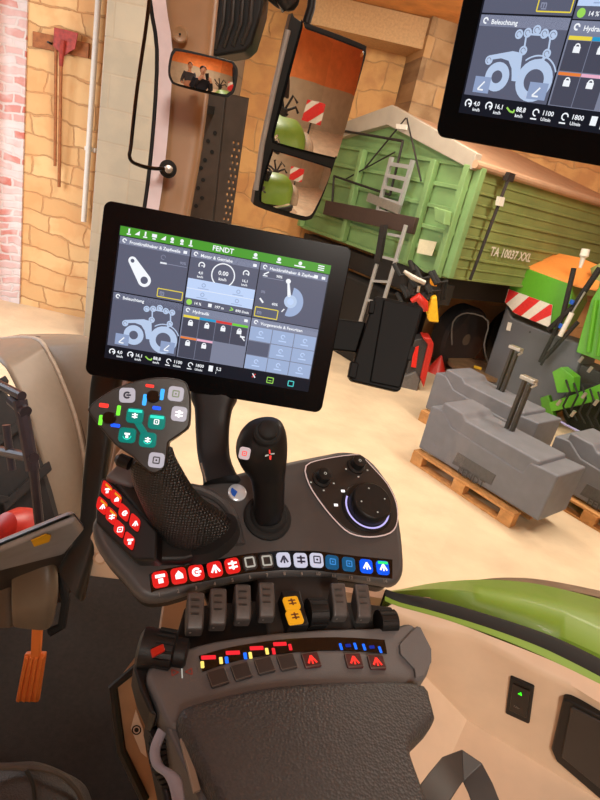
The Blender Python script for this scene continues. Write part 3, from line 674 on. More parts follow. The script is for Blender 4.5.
# tan corner pillar with its pale seal
PFr = Fr(at(180, 150, 1.12), (cx*.98+V((0, 0, -.0))), Z); PFr.z = (CAM-PFr.o).normalized()
def pz(u, v, d=1.12): return at(u, v, d)
def pillar_rows(ls): return ls
prow = [(166, -60, 224, -60, 1.12), (166, 0, 218, 0, 1.12), (168, 60, 212, 60, 1.12), (165, 140, 202, 145, 1.12), (158, 200, 190, 214, 1.12), (140, 300, 176, 310, 1.1), (124, 400, 160, 410, 1.08), (108, 480, 146, 490, 1.05), (96, 540, 140, 560, 1.02)]
mb = loft_px(prow, PILLARM, ratio=.55, e=3.2, n=24, smooth_k=3); o = struct(mb, 'trim_4', smooth=60)
mb = MB()
srow = [(150, -60), (152, 0), (159, 50), (156, 120), (149, 190), (141, 240), (126, 340), (112, 410)]
sp1 = smoothpoly([tuple(at(u, v, 1.095)) for u, v in srow], 3, False)
sp2 = smoothpoly([tuple(at(u+14-i*.3, v, 1.095)) for i, (u, v) in enumerate(srow)], 3, False)
mb.rings([[V(p) for p in sp1], [V(p)-(V(p)-CAM).normalized()*.012 for p in sp1], [V(p)-(V(p)-CAM).normalized()*.012 for p in sp2], [V(p) for p in sp2]], SEAL, closed=False); struct(mb, 'trim_5')
mb = MB(); mb.tube([V(p)-cx*.004 for p in sp1], .004, SOFT, 8); struct(mb, 'trim_6')
# lower black corner pillar and sill
mb = loft_px([(93, 372, 124, 368, .98), (90, 392, 119, 400, .98), (88, 430, 112, 440, .98), (83, 480, 106, 480, .98), (78, 530, 97, 540, .98), (60, 565, 84, 600, .98)], mat('dark glossy corner post', (34, 36, 34), .3, var=.15), ratio=.5, e=3, n=20, smooth_k=3)
struct(mb, 'trim_7', smooth=60)
sl = Fr(at(40, 570, 1.0), at(100, 545, 1.0)-at(40, 570, 1.0), Z*.8-FF*.6)
mb = MB(); mb.prism([sl.p(u, v) for u, v in ((-40, 567), (0, 551), (76, 520), (85, 532), (66, 555), (0, 572), (-40, 585))], -sl.z*.02, mat('sill painted with cool light', (150, 154, 164), .4, .1)); o = struct(mb, 'trim_8', bevel=.01)  # cool light on the sill top put into its pale blue colour
mb = MB(); mb.prism([sl.p(u, v, -.012) for u, v in ((-40, 580), (0, 568), (66, 552), (88, 536), (84, 570), (66, 603), (0, 605), (-40, 610))], -sl.z*.03, mat('dark sill base', (58, 55, 54), .5)); struct(mb, 'trim_16', bevel=.005)
mb = MB(); mb.prism([sl.p(u, v, .001) for u, v in ((31, 540), (46, 533.5), (51, 535), (49, 541), (34, 546))], sl.z*.0015, YELLOW)
tag(mb.build('warning_sticker'), 'small yellow sticker on the grey window sill', 'sticker')
# beige lower corner panel
bp = Fr(at(95, 555, .98), at(150, 565, .95)-at(95, 555, .98), Z)
mb = MB(); mb.prism([bp.p(u, v) for u, v in ((68, 571), (80, 556), (98, 520), (115, 455), (128, 440), (150, 440), (200, 560), (190, 590), (135, 582), (66, 574))], -bp.z*.04, BEIGE); struct(mb, 'trim_9', bevel=.008)
mb = MB(); mb.tube([bp.p(100, 558, .0), bp.p(100, 558, .006)], [.012, .008], BEIGE, 18); struct(mb, 'trim_10')
# windscreen rod with grommet
t = thing('stay_rod', 'thin black bent rod running down to a round grommet on the tan pillar', 'rod', at(168, 168, 1.03))
mb = MB(); mb.tube(smoothpoly([tuple(at(u, v, 1.02)) for u, v in ((151, -20), (147, 20), (137, 90), (131, 145), (129.5, 156), (134, 163), (150, 168), (168, 169))], 4, False), .0034, GLOSSBLACK, 10); mb.build('rod', t)
gd = (CAM-at(168, 168, 1.05)).normalized()
mb = MB(); mb.tube2([(0, .016), (.012, .016), (.014, .010), (.02, .009), (.02, .001)], at(168, 169, 1.045), gd, SOFT, 24); mb.build('grommet', t)
mb = MB(); mb.tube2([(0, .0075), (.004, .006), (.005, .001)], at(168.5, 169, 1.02), gd, CHROME, 16); mb.build('bolt_head', t)
t = thing('round_cap', 'round tan screw cap on the pillar above the small mirror', 'cap', at(181, 34, 1.06))
mb = MB(); mb.tube2([(0, .015), (.008, .015), (.011, .012), (.009, .006), (.009, .0005)], at(180, 34, 1.075), (CAM-at(180, 34, 1.0)).normalized(), PILLARM, 28); mb.build('disc', t)
mb = MB(); mb.tube2([(0, .002), (.001, .0005)], at(180, 34, 1.063), (CAM-at(180, 34, 1.0)).normalized(), SOFT, 12); mb.build('screw_hole', t)
# small interior mirror
io_ = at(203, 73, .95); ivin = (io_-CAM).normalized(); inn = (V((.16, -.97, -.04)).normalized()-ivin).normalized()
IM = Fr(io_, at(240, 81, .95)-io_, Z); IM.x = (IM.x-inn*IM.x.dot(inn)).normalized(); IM.z = inn
t = thing('interior_mirror', 'small rounded black rimmed mirror on the tan pillar', 'mirror', io_)
io_out = smoothpoly([(170, 56), (173, 50), (180, 48.5), (228, 60), (235, 64), (238, 72), (235, 90), (230, 96), (222, 97), (178, 86), (170, 80), (168, 70)], 4)
mb = MB(); mb.prism([IM.p(u, v) for u, v in io_out], -inn*.025, BLACK); mb.build('housing', t, bevel=.005, smooth=50)
cxm, cym = 203, 73
rg = []
for k in range(13):
    s_ = 1-k/12.2; rg.append([IM.p(cxm+(u-cxm)*.93*s_, cym+(v-cym)*.86*s_) for u, v in io_out])
rmax = max((p-IM.p(cxm, cym)).length for p in rg[0])
rg = [[p+inn*(.001+(rmax**2-(p-IM.p(cxm, cym)).length_squared)/(2*.22)) for p in q_] for q_ in rg]
mb = MB(); mb.rings(rg, MIR, caps=False); mb.poly(rg[-1], MIR); mb.build('mirror_glass', t, smooth=80)
mb = MB(); mb.tube([IM.p(205, 75, -.02), IM.p(198, 80, -.10)], .009, BLACK, 12); mb.build('stalk', t)
# right hand side panel
zr = 1.90
rimo = [(392, 604), (400, 607), (450, 621), (500, 640), (550, 660), (600, 684), (680, 724)]
fold = [(380, 612), (400, 616), (430, 627), (467, 635), (500, 650), (533, 667), (567, 683), (600, 703), (680, 750)]
def cv(pts, z, k=4): return [V(p) for p in smoothpoly([tuple(onz(u, v, z)) for u, v in pts], k, False)]
def resample(P, n):
    d = [0]
    for a, b in zip(P, P[1:]): d.append(d[-1]+(b-a).length)
    out = []
    for i in range(n):
        s_ = d[-1]*i/(n-1); j = max(k for k in range(len(d)) if d[k] <= s_+1e-9); j = min(j, len(P)-2)
        out.append(P[j].lerp(P[j+1], (s_-d[j])/max(1e-9, d[j+1]-d[j])))
    return out
A_ = resample(cv(rimo, zr), 40); B_ = resample(cv(fold, zr-.012), 40)
fo = onz(467, 720, 1.68); fn_d = (onz(587, 793, 1.68)-fo).normalized(); fnn = V((fn_d.y, -fn_d.x, 0))
C_ = [V((p.x, p.y, 0))*1 for p in B_]
low = [fo+fn_d*(t_) for t_ in [(-.16+.75*i/39) for i in range(40)]]
B2 = [p.lerp(l, .06)-Z*.0 for p, l in zip(B_, low)]
mb = MB(); mb.rings([[p-Z*.02+(p-b)*.3 for p, b in zip(A_, B_)], A_, [a.lerp(b, .8)+Z*.002 for a, b in zip(A_, B_)], B_, B2, low], BEIGE, closed=False); struct(mb, 'wall_right_trim', smooth=50)
# ledge below the face
q1 = onz(451, 756, 1.68); gd_ = (q1-fo).normalized()
lowL = [fo, fo+fn_d*.5]; 
mb = MB(); mb.prism([fo, fo+fn_d*.5, fo+fn_d*.5+gd_*.5-Z*.06, fo+gd_*.5-Z*.06], -Z*.02, BEIGE); struct(mb, 'trim_11')
pA = onp(433, 668, fo, fnn); 
mb = MB(); mb.prism([pA-fn_d*.06+Z*.06, pA, fo, fo+gd_*.5-Z*.06, pA-fn_d*.12+gd_*.5-Z*.05], -fnn*.01-RR*.01, BEIGE); struct(mb, 'trim_12')
# window seal and thin green edge between rim and mudguard
so = [(385, 596), (400, 602.5), (433, 611), (483, 626), (533, 644), (566, 659), (610, 682), (680, 722)]
si = [(385, 590), (400, 593.5), (433, 599), (483, 613), (533, 629), (566, 642), (610, 664), (680, 702)]
P1, P2 = resample(cv(so, zr-.01), 36), resample(cv(si, zr-.01), 36)
mb = MB(); mb.rings([[p-Z*.05 for p in P1], P1, [p.lerp(q_, .5)+Z*.008 for p, q_ in zip(P1, P2)], P2, [p-Z*.08 for p in P2]], SOFT, closed=False); struct(mb, 'trim_13', smooth=60)
P0 = resample(cv([(385, 601), (400, 607.5), (433, 617), (483, 632), (533, 652), (566, 668), (610, 691), (680, 731)], zr-.012), 36)
mb = MB(); mb.rings([P0, P1, [p-Z*.04 for p in P1]], FGREEN, closed=False); struct(mb, 'trim_14')
# window pane standing in the seal
pane = [V(at(176, 330, 1.13))] + [p.lerp(q_, .5) for p, q_ in zip(P1, P2)][::5]
pane[0].z = zr
mb = MB(); mb.rings([pane, [p+Z*1.25 for p in pane]], WIN, closed=False); struct(mb, 'window_1', smooth=60)
# rocker switch and black display on the side panel
_k = 18; SF = Fr(low[_k], fn_d, B_[_k]-low[_k])
t = thing('rocker_switch', 'black rocker switch with small green light on the beige side panel', 'switch', SF.p(519, 700))
a = [(510, 677), (534, 688), (529, 725), (505, 714)]
def scalepx(a, k):
    mx, my = sum(p[0] for p in a)/len(a), sum(p[1] for p in a)/len(a); return [(mx+(u-mx)*k, my+(v-my)*k) for u, v in a]
mb = MB(); mb.prism([SF.p(u, v, .005) for u, v in a], -SF.z*.03, BLACK); mb.build('bezel', t, bevel=.003)
mb = MB(); mb.prism([SF.p(u, v, .007) for u, v in scalepx(a, .74)], -SF.z*.004, GLOSSBLACK); mb.build('rocker', t, bevel=.002)
mb = MB(); c = SF.l(520.5, 693.5, .0078); fr_ = Fr(SF.w(c[0], c[1], .0078), SF.x, SF.y)
mb.prism([fr_.w(0, .0035), fr_.w(-.003, -.003), fr_.w(.003, -.003)], SF.z*.001, glow('green indicator', (70, 255, 40), 1.5)); tag(mb.build('indicator', t), 'lit green indicator')
mb = MB(); text(mb, '12V', Fr(SF.p(513, 706, .0076), SF.x, SF.y), 0, 0, .006, mat('faint switch print', (110, 104, 98), .6)); mb.build('print', t)
t = thing('side_display', 'black glass panel in a rounded frame at the right edge of the beige side panel', 'display', SF.p(590, 740))
a = [(563, 699), (570, 701), (640, 737), (636, 822), (600, 800), (556, 762), (551, 750)]
mb = MB(); mb.prism([SF.p(u, v, .006) for u, v in a], -SF.z*.02, BLACK); mb.build('frame', t, bevel=.004)
mb = MB(); mb.prism([SF.p(u, v, .009) for u, v in ((571, 707), (640, 743), (636, 815), (602, 791), (561, 757))], -SF.z*.006, mat('dim display glass', (40, 37, 36), .35)); mb.build('glass', t, bevel=.002)
# ================================================================ PEDAL, COLUMN, SEAT
t = thing('accelerator_pedal', 'orange ribbed foot pedal hanging above the dark carpet', 'pedal', at(30, 690, 1.3))
PF_ = Fr(at(30, 665, 1.25), at(45, 668, 1.25)-at(15, 661, 1.25), at(34, 640, 1.2)-at(26, 690, 1.28))
def pf(u, v, h=0): return PF_.p(u, v, h)
mb = MB(); mb.prism([pf(u, v) for u, v in ((24, 655), (45, 655), (38, 703), (15, 702))], -PF_.z*.012, ORANGE); pd = mb.build('pad', t, bevel=.004)
for k in range(4):
    f0 = .14+k*.24
    mb = MB(); mb.bar(pf(24+21*f0, 657, .003), pf(15+23*f0, 701, .003), .0075, .007, ORANGE, up=PF_.z); mb.build('rib', pd, bevel=.002)
mb = MB(); mb.prism([pf(u, v, .004) for u, v in ((32, 612), (42, 613), (39, 660), (30, 658))], -PF_.z*.012, ORANGE); mb.build('arm', t, bevel=.003)
t = thing('steering_column_cover', 'warm grey moulded column cover above the orange pedal', 'cover', at(35, 630, 1.1))
mb = loft_px([(14, 553, 54, 560, 1.06), (14, 570, 56, 574, 1.05), (14, 600, 56, 600, 1.05), (15, 620, 52, 624, 1.07)], mat('olive grey cover', (112, 100, 84), .4, var=.05), ratio=.5, e=4, n=28); mb.build('shell', t, smooth=55)
mb = loft_px([(-8, 575, 13, 562, 1.08), (-8, 600, 12, 600, 1.08), (-8, 626, 13, 626, 1.08)], mat('brown grey rib', (90, 78, 66), .5), ratio=.5, e=4); mb.build('side_cover', t, smooth=55)
mb = MB(); mb.tube([at(u, v, 1.12) for u, v in ((57, 560), (66, 600), (62, 626), (50, 632))], .009, SOFT, 10); mb.build('edge_seal', t)
mb = MB(); mb.bar(at(37, 600, 1.15), at(37, 618, 1.17), .04, .03, DARK); mb.build('pedal_hinge', t, bevel=.006)
t = thing('driver_seat', 'black leather seat cushion edge at the lower left corner', 'seat', at(20, 860, .85))
mb = loft_px([(-90, 775, -88, 900, .9), (-40, 770, -40, 910, .88), (0, 769, 0, 920, .86), (30, 769, 30, 920, .85), (60, 780, 60, 930, .85), (80, 796, 80, 930, .85), (92, 830, 88, 900, .85)], LEATHER, ratio=.5, e=2.6); mb.build('cushion', t, smooth=60)
mb = MB(); mb.tube(smoothpoly([tuple(at(u, v, .84)) for u, v in ((-20, 768), (25, 767.5), (55, 772), (72, 784), (82, 800), (90, 830))], 3, False), .004, mat('seat piping', (70, 64, 58), .5), 8); mb.tube(smoothpoly([tuple(at(u, v, .8)) for u, v in ((26, 770), (33, 785), (35, 805))], 3, False), .003, SOFT, 8)
mb.each('piping', t)
# skirting between corner panel and side panel, under the armrest
mb = MB(); a_, b_ = onz(165, 600, 1.5), onz(425, 640, 1.72); mb.prism([V((a_.x, a_.y, 1.1)), V((b_.x, b_.y, 1.1)), V((b_.x, b_.y, 1.8)), V((a_.x, a_.y, 1.62))], FF*.03, BEIGE); struct(mb, 'trim_15')
# ================================================================ CONTROL CONSOLE
TAU = math.radians(28)
D = Fr(at(270, 568, .64), RR, FF*math.cos(TAU)+Z*math.sin(TAU))
def dp_(u, v, h=0): return D.p(u, v, h)
CT = thing('control_console', 'grey control console with joysticks, dial and a curved row of lit keys', 'console', D.w(0, .06, -.03))
dk = [(93, 524), (100, 508), (118, 470), (150, 462), (180, 478), (206, 482), (240, 471), (285, 461), (325, 453), (345, 450), (364, 454), (380, 468), (393, 490), (401, 520), (405, 555), (404, 574), (396, 583), (380, 581), (330, 574), (270, 575), (215, 583), (170, 597), (143, 597), (125, 578), (100, 548)]
dk = smoothpoly(dk, 3)
mb = MB(); mb.prism([dp_(u, v) for u, v in dk], -D.z*.022, DECK); mb.build('deck', CT, bevel=.009, seg=4, smooth=50)
mb = MB(); mb.prism([D.w(*[c*.97+o_ for c, o_ in zip(D.l(u, v), (0, .003))], -.022) for u, v in dk], -D.z*.022, BLACK); mb.build('underside', CT, bevel=.006)
# ridge around the tall joystick
mb = MB(); mb.tube(smoothpoly([tuple(dp_(u, v, .002)) for u, v in ((178, 487), (200, 490), (220, 500), (233, 517), (240, 545))], 3, False), [.004]*2+[.006]*11, DECK, 10); mb.build('ridge', CT)
# black key strip
N14 = [(160, 580), (178.5, 576.5), (196, 573.5), (214.5, 570), (232, 566.5), (249, 563.5), (266, 562), (283, 560.5), (300, 561), (316, 561), (331.5, 563), (348, 565), (365.5, 567), (382, 568.5)]
up_ = [(u, v-9.5) for u, v in N14]; dn_ = [(u, v+9.5) for u, v in N14]
st_ = smoothpoly([(149, 575)]+up_+[(392, 560)], 2, False)+smoothpoly([(392, 579)]+dn_[::-1]+[(151, 593)], 2, False)
mb = MB(); mb.prism([dp_(u, v, .0002) for u, v in st_], D.z*.0012, GLOSSBLACK); mb.build('key_strip', CT)
KR = glow('red lit key', (226, 34, 30), .95); KW = glow('white lit key', (205, 205, 225), .9); KB = glow('dim blue key', (26, 84, 124), .9); KBB = glow('bright blue key', (10, 84, 226), 1.1)
KD = mat('dark key', (48, 44, 44), .4); SYW = glow('white symbol', (255, 250, 250), 1.3); SYD = mat('dark symbol', (40, 40, 70), .4); KGR = glow('green key edge', (40, 220, 120), 1.2)
SYK = glow('pale outline', (180, 176, 165), .9); SYR = glow('red symbol', (255, 60, 50), 1.1); SYB = glow('blue symbol', (70, 150, 230), .8); KY = glow('amber lit key', (236, 160, 30), .9); KYY = glow('yellow tip', (240, 220, 70), 1)
def glyph(mb, fr, k, s, mt):
    k = k % 6
    if k == 0:
        rect(mb, fr, -s*.5, .1*s, s*.5, .45*s, mt); rect(mb, fr, -s*.25, -s*.5, s*.25, -.0*s, mt)
    elif k == 1:
        mb.poly([fr.w(-s*.4, -s*.4), fr.w(s*.4, -s*.4), fr.w(s*.4, s*.05), fr.w(0, s*.5), fr.w(-s*.4, s*.05)], mt)
    elif k == 2:
        arc(mb, fr, 0, 0, s*.25, s*.5, 40, 320, mt, n=10); rect(mb, fr, -.1*s, -s*.12, s*.5, s*.12, mt)
    elif k == 3:
        line(mb, fr, [(-s*.45, -s*.4), (s*.0, s*.4), (s*.45, -s*.4)], s*.22, mt); rect(mb, fr, -s*.1, -s*.5, s*.1, s*.1, mt)
    elif k == 4:
        for a in (-.35, .1): rect(mb, fr, -s*.5, a*s, s*.5, (a+.22)*s, mt)
        rect(mb, fr, -.12*s, -.5*s, .12*s, .5*s, mt)
    else:
        frame_rect(mb, fr, -.4*s, -.4*s, .4*s, .4*s, .16*s, mt); disc(mb, fr, 0, 0, .14*s, mt, n=8)
def key(parent, name, fr0, x, y, rot, w_, h_, hh, mt, gl=None, gm=None, gs=.5, lab=None, r=.25, border=None, tip=None):
    f2 = Fr(fr0.w(x, y, 0), fr0.x*math.cos(rot)+fr0.y*math.sin(rot), fr0.y*math.cos(rot)-fr0.x*math.sin(rot)); f2.z = fr0.z
    mb = MB(); mb.prism([f2.w(a, b) for a, b in rrect(w_, h_, min(w_, h_)*r, 3)], f2.z*hh, mt)
    o = mb.build(name, parent, bevel=min(w_, h_)*.08, seg=2)
    if lab: tag(o, lab)
    f3 = Fr(f2.w(0, 0, hh+.0003), f2.x, f2.y); f3.z = f2.z
    if tip: m2 = MB(); rect(m2, f3, -w_*.4, h_*.22, w_*.4, h_*.42, tip); m2.build('lit_edge', o)
    if border: m2 = MB(); frame_rect(m2, f3, -w_*.3, -h_*.3, w_*.3, h_*.3, w_*.12, border); m2.build('outline', o)
    if gl is not None:
        m2 = MB(); glyph(m2, f3, gl, min(w_, h_)*gs, gm); m2.build('symbol', o)
    return o
pos = [D.l(u, v) for u, v in N14]
for i, (x, y) in enumerate(pos):
    a, b = pos[max(i-1, 0)], pos[min(i+1, 13)]; rot = math.atan2(b[1]-a[1], b[0]-a[0])
    if i < 5: key(CT, 'key', D, x, y, rot, .0165, .0175, .004, KR, i, SYW, .62, 'glowing red key with white symbol')
    elif i < 7: key(CT, 'key', D, x, y, rot, .0165, .0175, .004, KD, None, None, border=SYK, lab='dark key with pale outline')
    elif i < 10: key(CT, 'key', D, x, y, rot, .0165, .0175, .004, KW, i-4, SYD, .6, 'glowing white key with dark symbol')
    elif i < 12: key(CT, 'key', D, x, y, rot, .0165, .0175, .004, KB, 5, SYB, .5, 'dim blue key')
    else: key(CT, 'key', D, x, y, rot, .0165, .0175, .004, KBB, 3, SYW, .6, 'bright blue key with white symbol', tip=KGR if i == 13 else None)
    f2 = Fr(D.w(x, y-.0175, .0004), D.x*math.cos(rot)+D.y*math.sin(rot), D.y*math.cos(rot)-D.x*math.sin(rot)); f2.z = D.z
    m2 = MB(); text(m2, str(i+1), f2, 0, 0, .0058, mat('faint number print', (120, 112, 104), .6), align='CENTER'); m2.build('key_number', CT)
# dial field
fld = smoothpoly([(306, 466), (325, 459), (352, 455), (362, 457), (373, 468), (387, 484), (396, 503), (397, 522), (390, 533), (370, 537), (350, 533), (335, 520), (321, 503), (309, 484)], 3)
mb = MB(); mb.prism([dp_(u, v, .0005) for u, v in fld], D.z*.0035, mat('dial field plastic', (36, 34, 33), .4)); mb.build('dial_field', CT, bevel=.0015, smooth=60)
mb = MB(); mb.tube([dp_(u, v, .0035) for u, v in fld+fld[:1]], .0009, SEAL, 6); tag(mb.build('field_outline', CT), 'thin pale outline')
for u, v in ((321.7, 479), (356, 466)):
    x, y = D.l(u, v, .004); b0 = D.w(x, y, .004)
    mb = MB(); mb.tube2([(0, .013), (.002, .0125), (.003, .009), (.012, .0095), (.014, .009), (.0145, .006), (.0145, .0003)], b0, D.z, BLACK, 28); kn = mb.build('small_knob', CT)
    f3 = Fr(b0+D.z*.0148, D.x, D.y); f3.z = D.z; m2 = MB(); arc(m2, f3, 0, 0, .0012, .002, 0, 360, SYK, n=12); m2.build('mark', kn)
    m2 = MB()
    for k in range(3):
        a = math.radians(200+k*70); f4 = Fr(D.w(x, y, .0043), D.x, D.y); f4.z = D.z; m2 = MB(); rect(m2, f4, .017*math.cos(a)-.0012, .017*math.sin(a)-.001, .017*math.cos(a)+.0012, .017*math.sin(a)+.001, SYK); m2.build('knob_print', CT)
x, y = D.l(366.5, 508, .004); b0 = D.w(x, y, .004)
mb = MB(); mb.tube2([(0, .0345), (.002, .0345), (.003, .0335), (.003, .0270)], b0, D.z, BLACK, 48); mb.build('dial_collar', CT)
f3 = Fr(b0+D.z*.0034, D.x, D.y); f3.z = D.z
mb = MB(); arc(mb, f3, 0, 0, .0285, .0308, 150, 392, glow('lilac light ring', (190, 180, 245), 1.1), n=40); tag(mb.build('light_ring', CT), 'glowing lilac ring')
mb = MB(); mb.tube2([(0, .0272), (.014, .0272), (.017, .0262), (.0185, .0242), (.0185, .0003)], b0+D.z*.003, D.z, BLACK, 48); dl = mb.build('dial', CT)
m2 = MB(); f4 = Fr(b0+D.z*.0218, D.x, D.y); f4.z = D.z
for a in (0, 90, 180, 270):
    a = math.radians(a+8); m2 = MB(); disc(m2, f4, .017*math.cos(a), .017*math.sin(a), .0012, SYK, n=8); m2.build('dial_mark', dl)
for u, v in ((343, 491), (336, 505)):
    m2 = MB(); f4 = Fr(dp_(u, v, .0045), D.x, D.y); f4.z = D.z; rect(m2, f4, -.0026, -.0018, .0026, .0018, SYW); m2.build('indicator', CT)
# round badge
x, y = D.l(237, 493); mb = MB(); mb.tube2([(0, .0115), (.002, .0115), (.003, .010), (.003, .0002)], D.w(x, y, 0), D.z, mat('badge silver', (214, 220, 228), .25, .3), 30); bd = mb.build('badge', CT)
m2 = MB(); f4 = Fr(D.w(x, y, .0034), D.x, D.y); f4.z = D.z; m2.poly([f4.w(0, 0)]+[f4.w(.0085*math.cos(math.radians(a)), .0085*math.sin(math.radians(a))) for a in range(140, 241, 10)], BLUEP); tag(m2.build('badge_segment', bd), 'blue segment')
# side key field, raised and turned to the left
pn = (D.z*math.cos(math.radians(26))-RR*math.sin(math.radians(26))).normalized()
d1, d2_ = dp_(107.5, 491, .012), dp_(135.5, 523, .012)
px_ = (d2_-d1); px_ = (px_-pn*px_.dot(pn)).normalized(); PK = Fr(dp_(120, 508, .014), px_, pn.cross(px_)); 
PK.z = pn if pn.dot(CAM-PK.o) > 0 else -pn
mb = MB(); mb.prism([PK.p(u, v) for u, v in ((101, 478), (108, 477), (157, 531), (156, 560), (133, 560), (95, 522), (96, 503))], -PK.z*.02, BLACK); mb.build('side_key_field', CT, bevel=.003)
for j, row in enumerate((((107.5, 490.5), (116.8, 499.3), (124.8, 513.2), (135.5, 523.3)), ((102.7, 506.5), (112, 516.7), (120, 529.5), (130, 541.5)))):
    for i, (u, v) in enumerate(row):
        q = []
        for k in range(20):
            a = 2*math.pi*k/20; ca_, sa_ = (math.copysign(abs(f_)**.5, f_) for f_ in (math.cos(a), math.sin(a)))
            q.append(PK.p(u+4.3*ca_-1.5*sa_, v+3.7*ca_+6.4*sa_, .0003))
        mb = MB(); mb.prism(q, PK.z*.004, KR); o = mb.build('side_key', CT, bevel=.001, seg=2); tag(o, 'glowing red key with pale symbol')
        f3 = Fr(PK.p(u, v, .0047), cx, cy); f3.z = PK.z; f3.x = (f3.x-f3.z*f3.x.dot(f3.z)).normalized(); f3.y = f3.z.cross(f3.x)
        m2 = MB(); glyph(m2, f3, i+j*3, .0065, SYW); m2.build('symbol', o)
        if i < 2: m2 = MB(); m2.poly([PK.p(u+a, v+b, .0047) for a, b in ((-1.6, -7.4), (4.6, -1.6), (4.2, .2), (-2.2, -5.2))], KY); tag(m2.build('lit_edge', o), 'amber edge')
mb = MB(); mb.prism([dp_(u, v, .016) for u, v in ((105, 476), (118, 463), (128, 461), (140, 480), (133, 487), (118, 482))], -D.z*.03, PLATE); mb.build('corner_cap', CT, bevel=.004)
mb = MB(); mb.prism([dp_(u, v, .012) for u, v in ((112, 482), (140, 478), (175, 505), (230, 520), (234, 548), (215, 552), (185, 561), (157, 561), (150, 530))], -D.z*.02, BLACK); mb.build('joystick_well', CT, bevel=.006)
# ---------------------------------------------------------------- large multifunction joystick
dj = D.depth(200, 540, .01)
JT = thing('drive_joystick', 'large black joystick with textured palm grip and glowing coloured keys', 'joystick', dp_(200, 540, .012))
g = lambda x, y: (80+x/3.75, 370+y/3.75)
hd = [g(*p) for p in ((28, 150), (34, 138), (60, 112), (130, 68), (210, 40), (290, 27), (350, 30), (392, 42), (404, 58), (412, 90), (414, 150), (410, 205), (392, 228), (345, 262), (330, 275), (325, 320), (320, 362), (300, 382), (275, 388), (252, 378), (222, 352), (200, 328), (150, 295), (120, 270), (92, 235), (50, 185))]
jn = (CAM-at(145, 420, .6)).normalized(); jn = (jn+Z*.05-cx*.12).normalized()
JD = dj-.085
J = Fr(at(145, 420, JD), cx-jn*cx.dot(jn), cy-jn*cy.dot(jn)); J.z = jn
rows = [g(195, 340)+g(345, 300)+(dj-.055,), g(188, 385)+g(362, 350)+(dj-.05,), g(205, 450)+g(395, 410)+(dj-.04,), g(245, 540)+g(430, 460)+(dj-.03,), g(290, 615)+g(478, 510)+(dj-.02,), g(350, 662)+g(535, 545)+(dj-.008,), g(430, 680)+g(585, 590)+(dj+.002,)]
rows = [r[:4]+(r[4],) for r in rows]
mb = loft_px(rows, GRIP, ratio=.62, e=2.3, n=28, smooth_k=4, toward=.25); mb.build('palm_grip', JT, smooth=70)
mb = MB(); mb.prism([J.p(u, v) for u, v in smoothpoly(hd, 2)], -J.z*.03, mat('joystick head plastic', (32, 29, 28), .38, bump=.1, bscale=1500)); mb.build('head', JT, bevel=.006, seg=4, smooth=60)
mb = loft_px([(*g(215, 320), *g(322, 320), dj-.035), (*g(200, 370), *g(345, 365), dj-.035), (*g(200, 420), *g(372, 400), dj-.034)], BLACK, ratio=.6, n=24); mb.build('neck', JT, smooth=70)
mb = MB(); mb.tube2([(0, .007), (.012, .007), (.016, .004), (.016, .0003)], at(*g(188, 352), dj-.05), (-cx*.8+cy*.3-c0*-.1).normalized(), BLACK, 16); mb.build('trigger', JT)
mb = loft_px([(*g(380, 690), *g(600, 600), dj+.004), (*g(395, 660), *g(590, 565), dj-.003)], SOFT, ratio=.8, n=24, smooth_k=1); mb.build('boot', JT)
TE = glow('teal lit key', (0, 128, 116), .9); TEB = glow('bright teal edge', (50, 225, 200), 1.1); MW = glow('soft white key', (196, 190, 200), .85); BLG = glow('blue light bar', (30, 90, 255), 1.3); CYG = glow('cyan light bar', (60, 170, 255), 1.3); GRG = glow('green light bar', (120, 240, 60), 1.2); RDG = glow('red light bar', (255, 60, 50), 1.2)
def jl(x, y, h=0): return J.l(*g(x, y), h)
jk = JD/560/3.75*1.12      # metres per crop pixel on the head
for x, y, mt, gi, gm in ((178, 95, MW, 2, SYD), (360, 90, MW, 5, mat('pale green symbol', (120, 150, 110), .4)), (372, 165, MW, 4, SYW), (287, 338, MW, 5, mat('dark target', (30, 26, 30), .4))):
    a, b = jl(x, y); key(JT, 'white_key', J, a, b, -.12 if x > 200 else .0, 52*jk, 50*jk, .0022, mt, gi, gm, .5, 'softly lit white key')
for x, y, gi in ((207, 172, 4), (288, 195, 5), (178, 245, 0), (255, 262, 4)):
    a, b = jl(x, y); o = key(JT, 'teal_key', J, a, b, -.1, 56*jk, 50*jk, .0026, TE, gi, SYW, .36, 'teal lit key', tip=TEB if y < 220 else None)
    if y > 220: m2 = MB(); f3 = Fr(J.w(a, b, .0032), J.x, J.y); f3.z = J.z; arc(m2, f3, 0, 0, .0033, .0042, 190, 350, TEB, n=10); m2.build('lit_edge', o)
a, b = jl(232, 222); f3 = Fr(J.w(a, b, .0016), J.x, J.y); f3.z = J.z; m2 = MB(); m2.bar(J.w(*jl(212, 190), .001), J.w(*jl(250, 250), .001), .006, .001, TE, up=J.z); m2.build('teal_bridge', JT)
def toggle(cx0, cy0, bars):
    a, b = jl(cx0, cy0); key(JT, 'rocker_key', J, a, b, -.1, 44*jk, 40*jk, .004, GLOSSBLACK, r=.4)
    for x, y, w_, h_, mt in bars:
        a, b = jl(x, y); o = key(JT, 'light_bar', J, a, b, -.12, w_*jk, h_*jk, .0015, mt, r=.3)
toggle(112, 180, ((90, 133, 30, 14, RDG), (78, 188, 12, 34, GRG), (145, 152, 12, 34, GRG), (133, 208, 30, 12, BLG)))
toggle(276, 100, ((262, 60, 28, 10, RDG), (243, 112, 13, 38, CYG), (308, 92, 13, 38, CYG), (288, 143, 28, 12, BLG)))
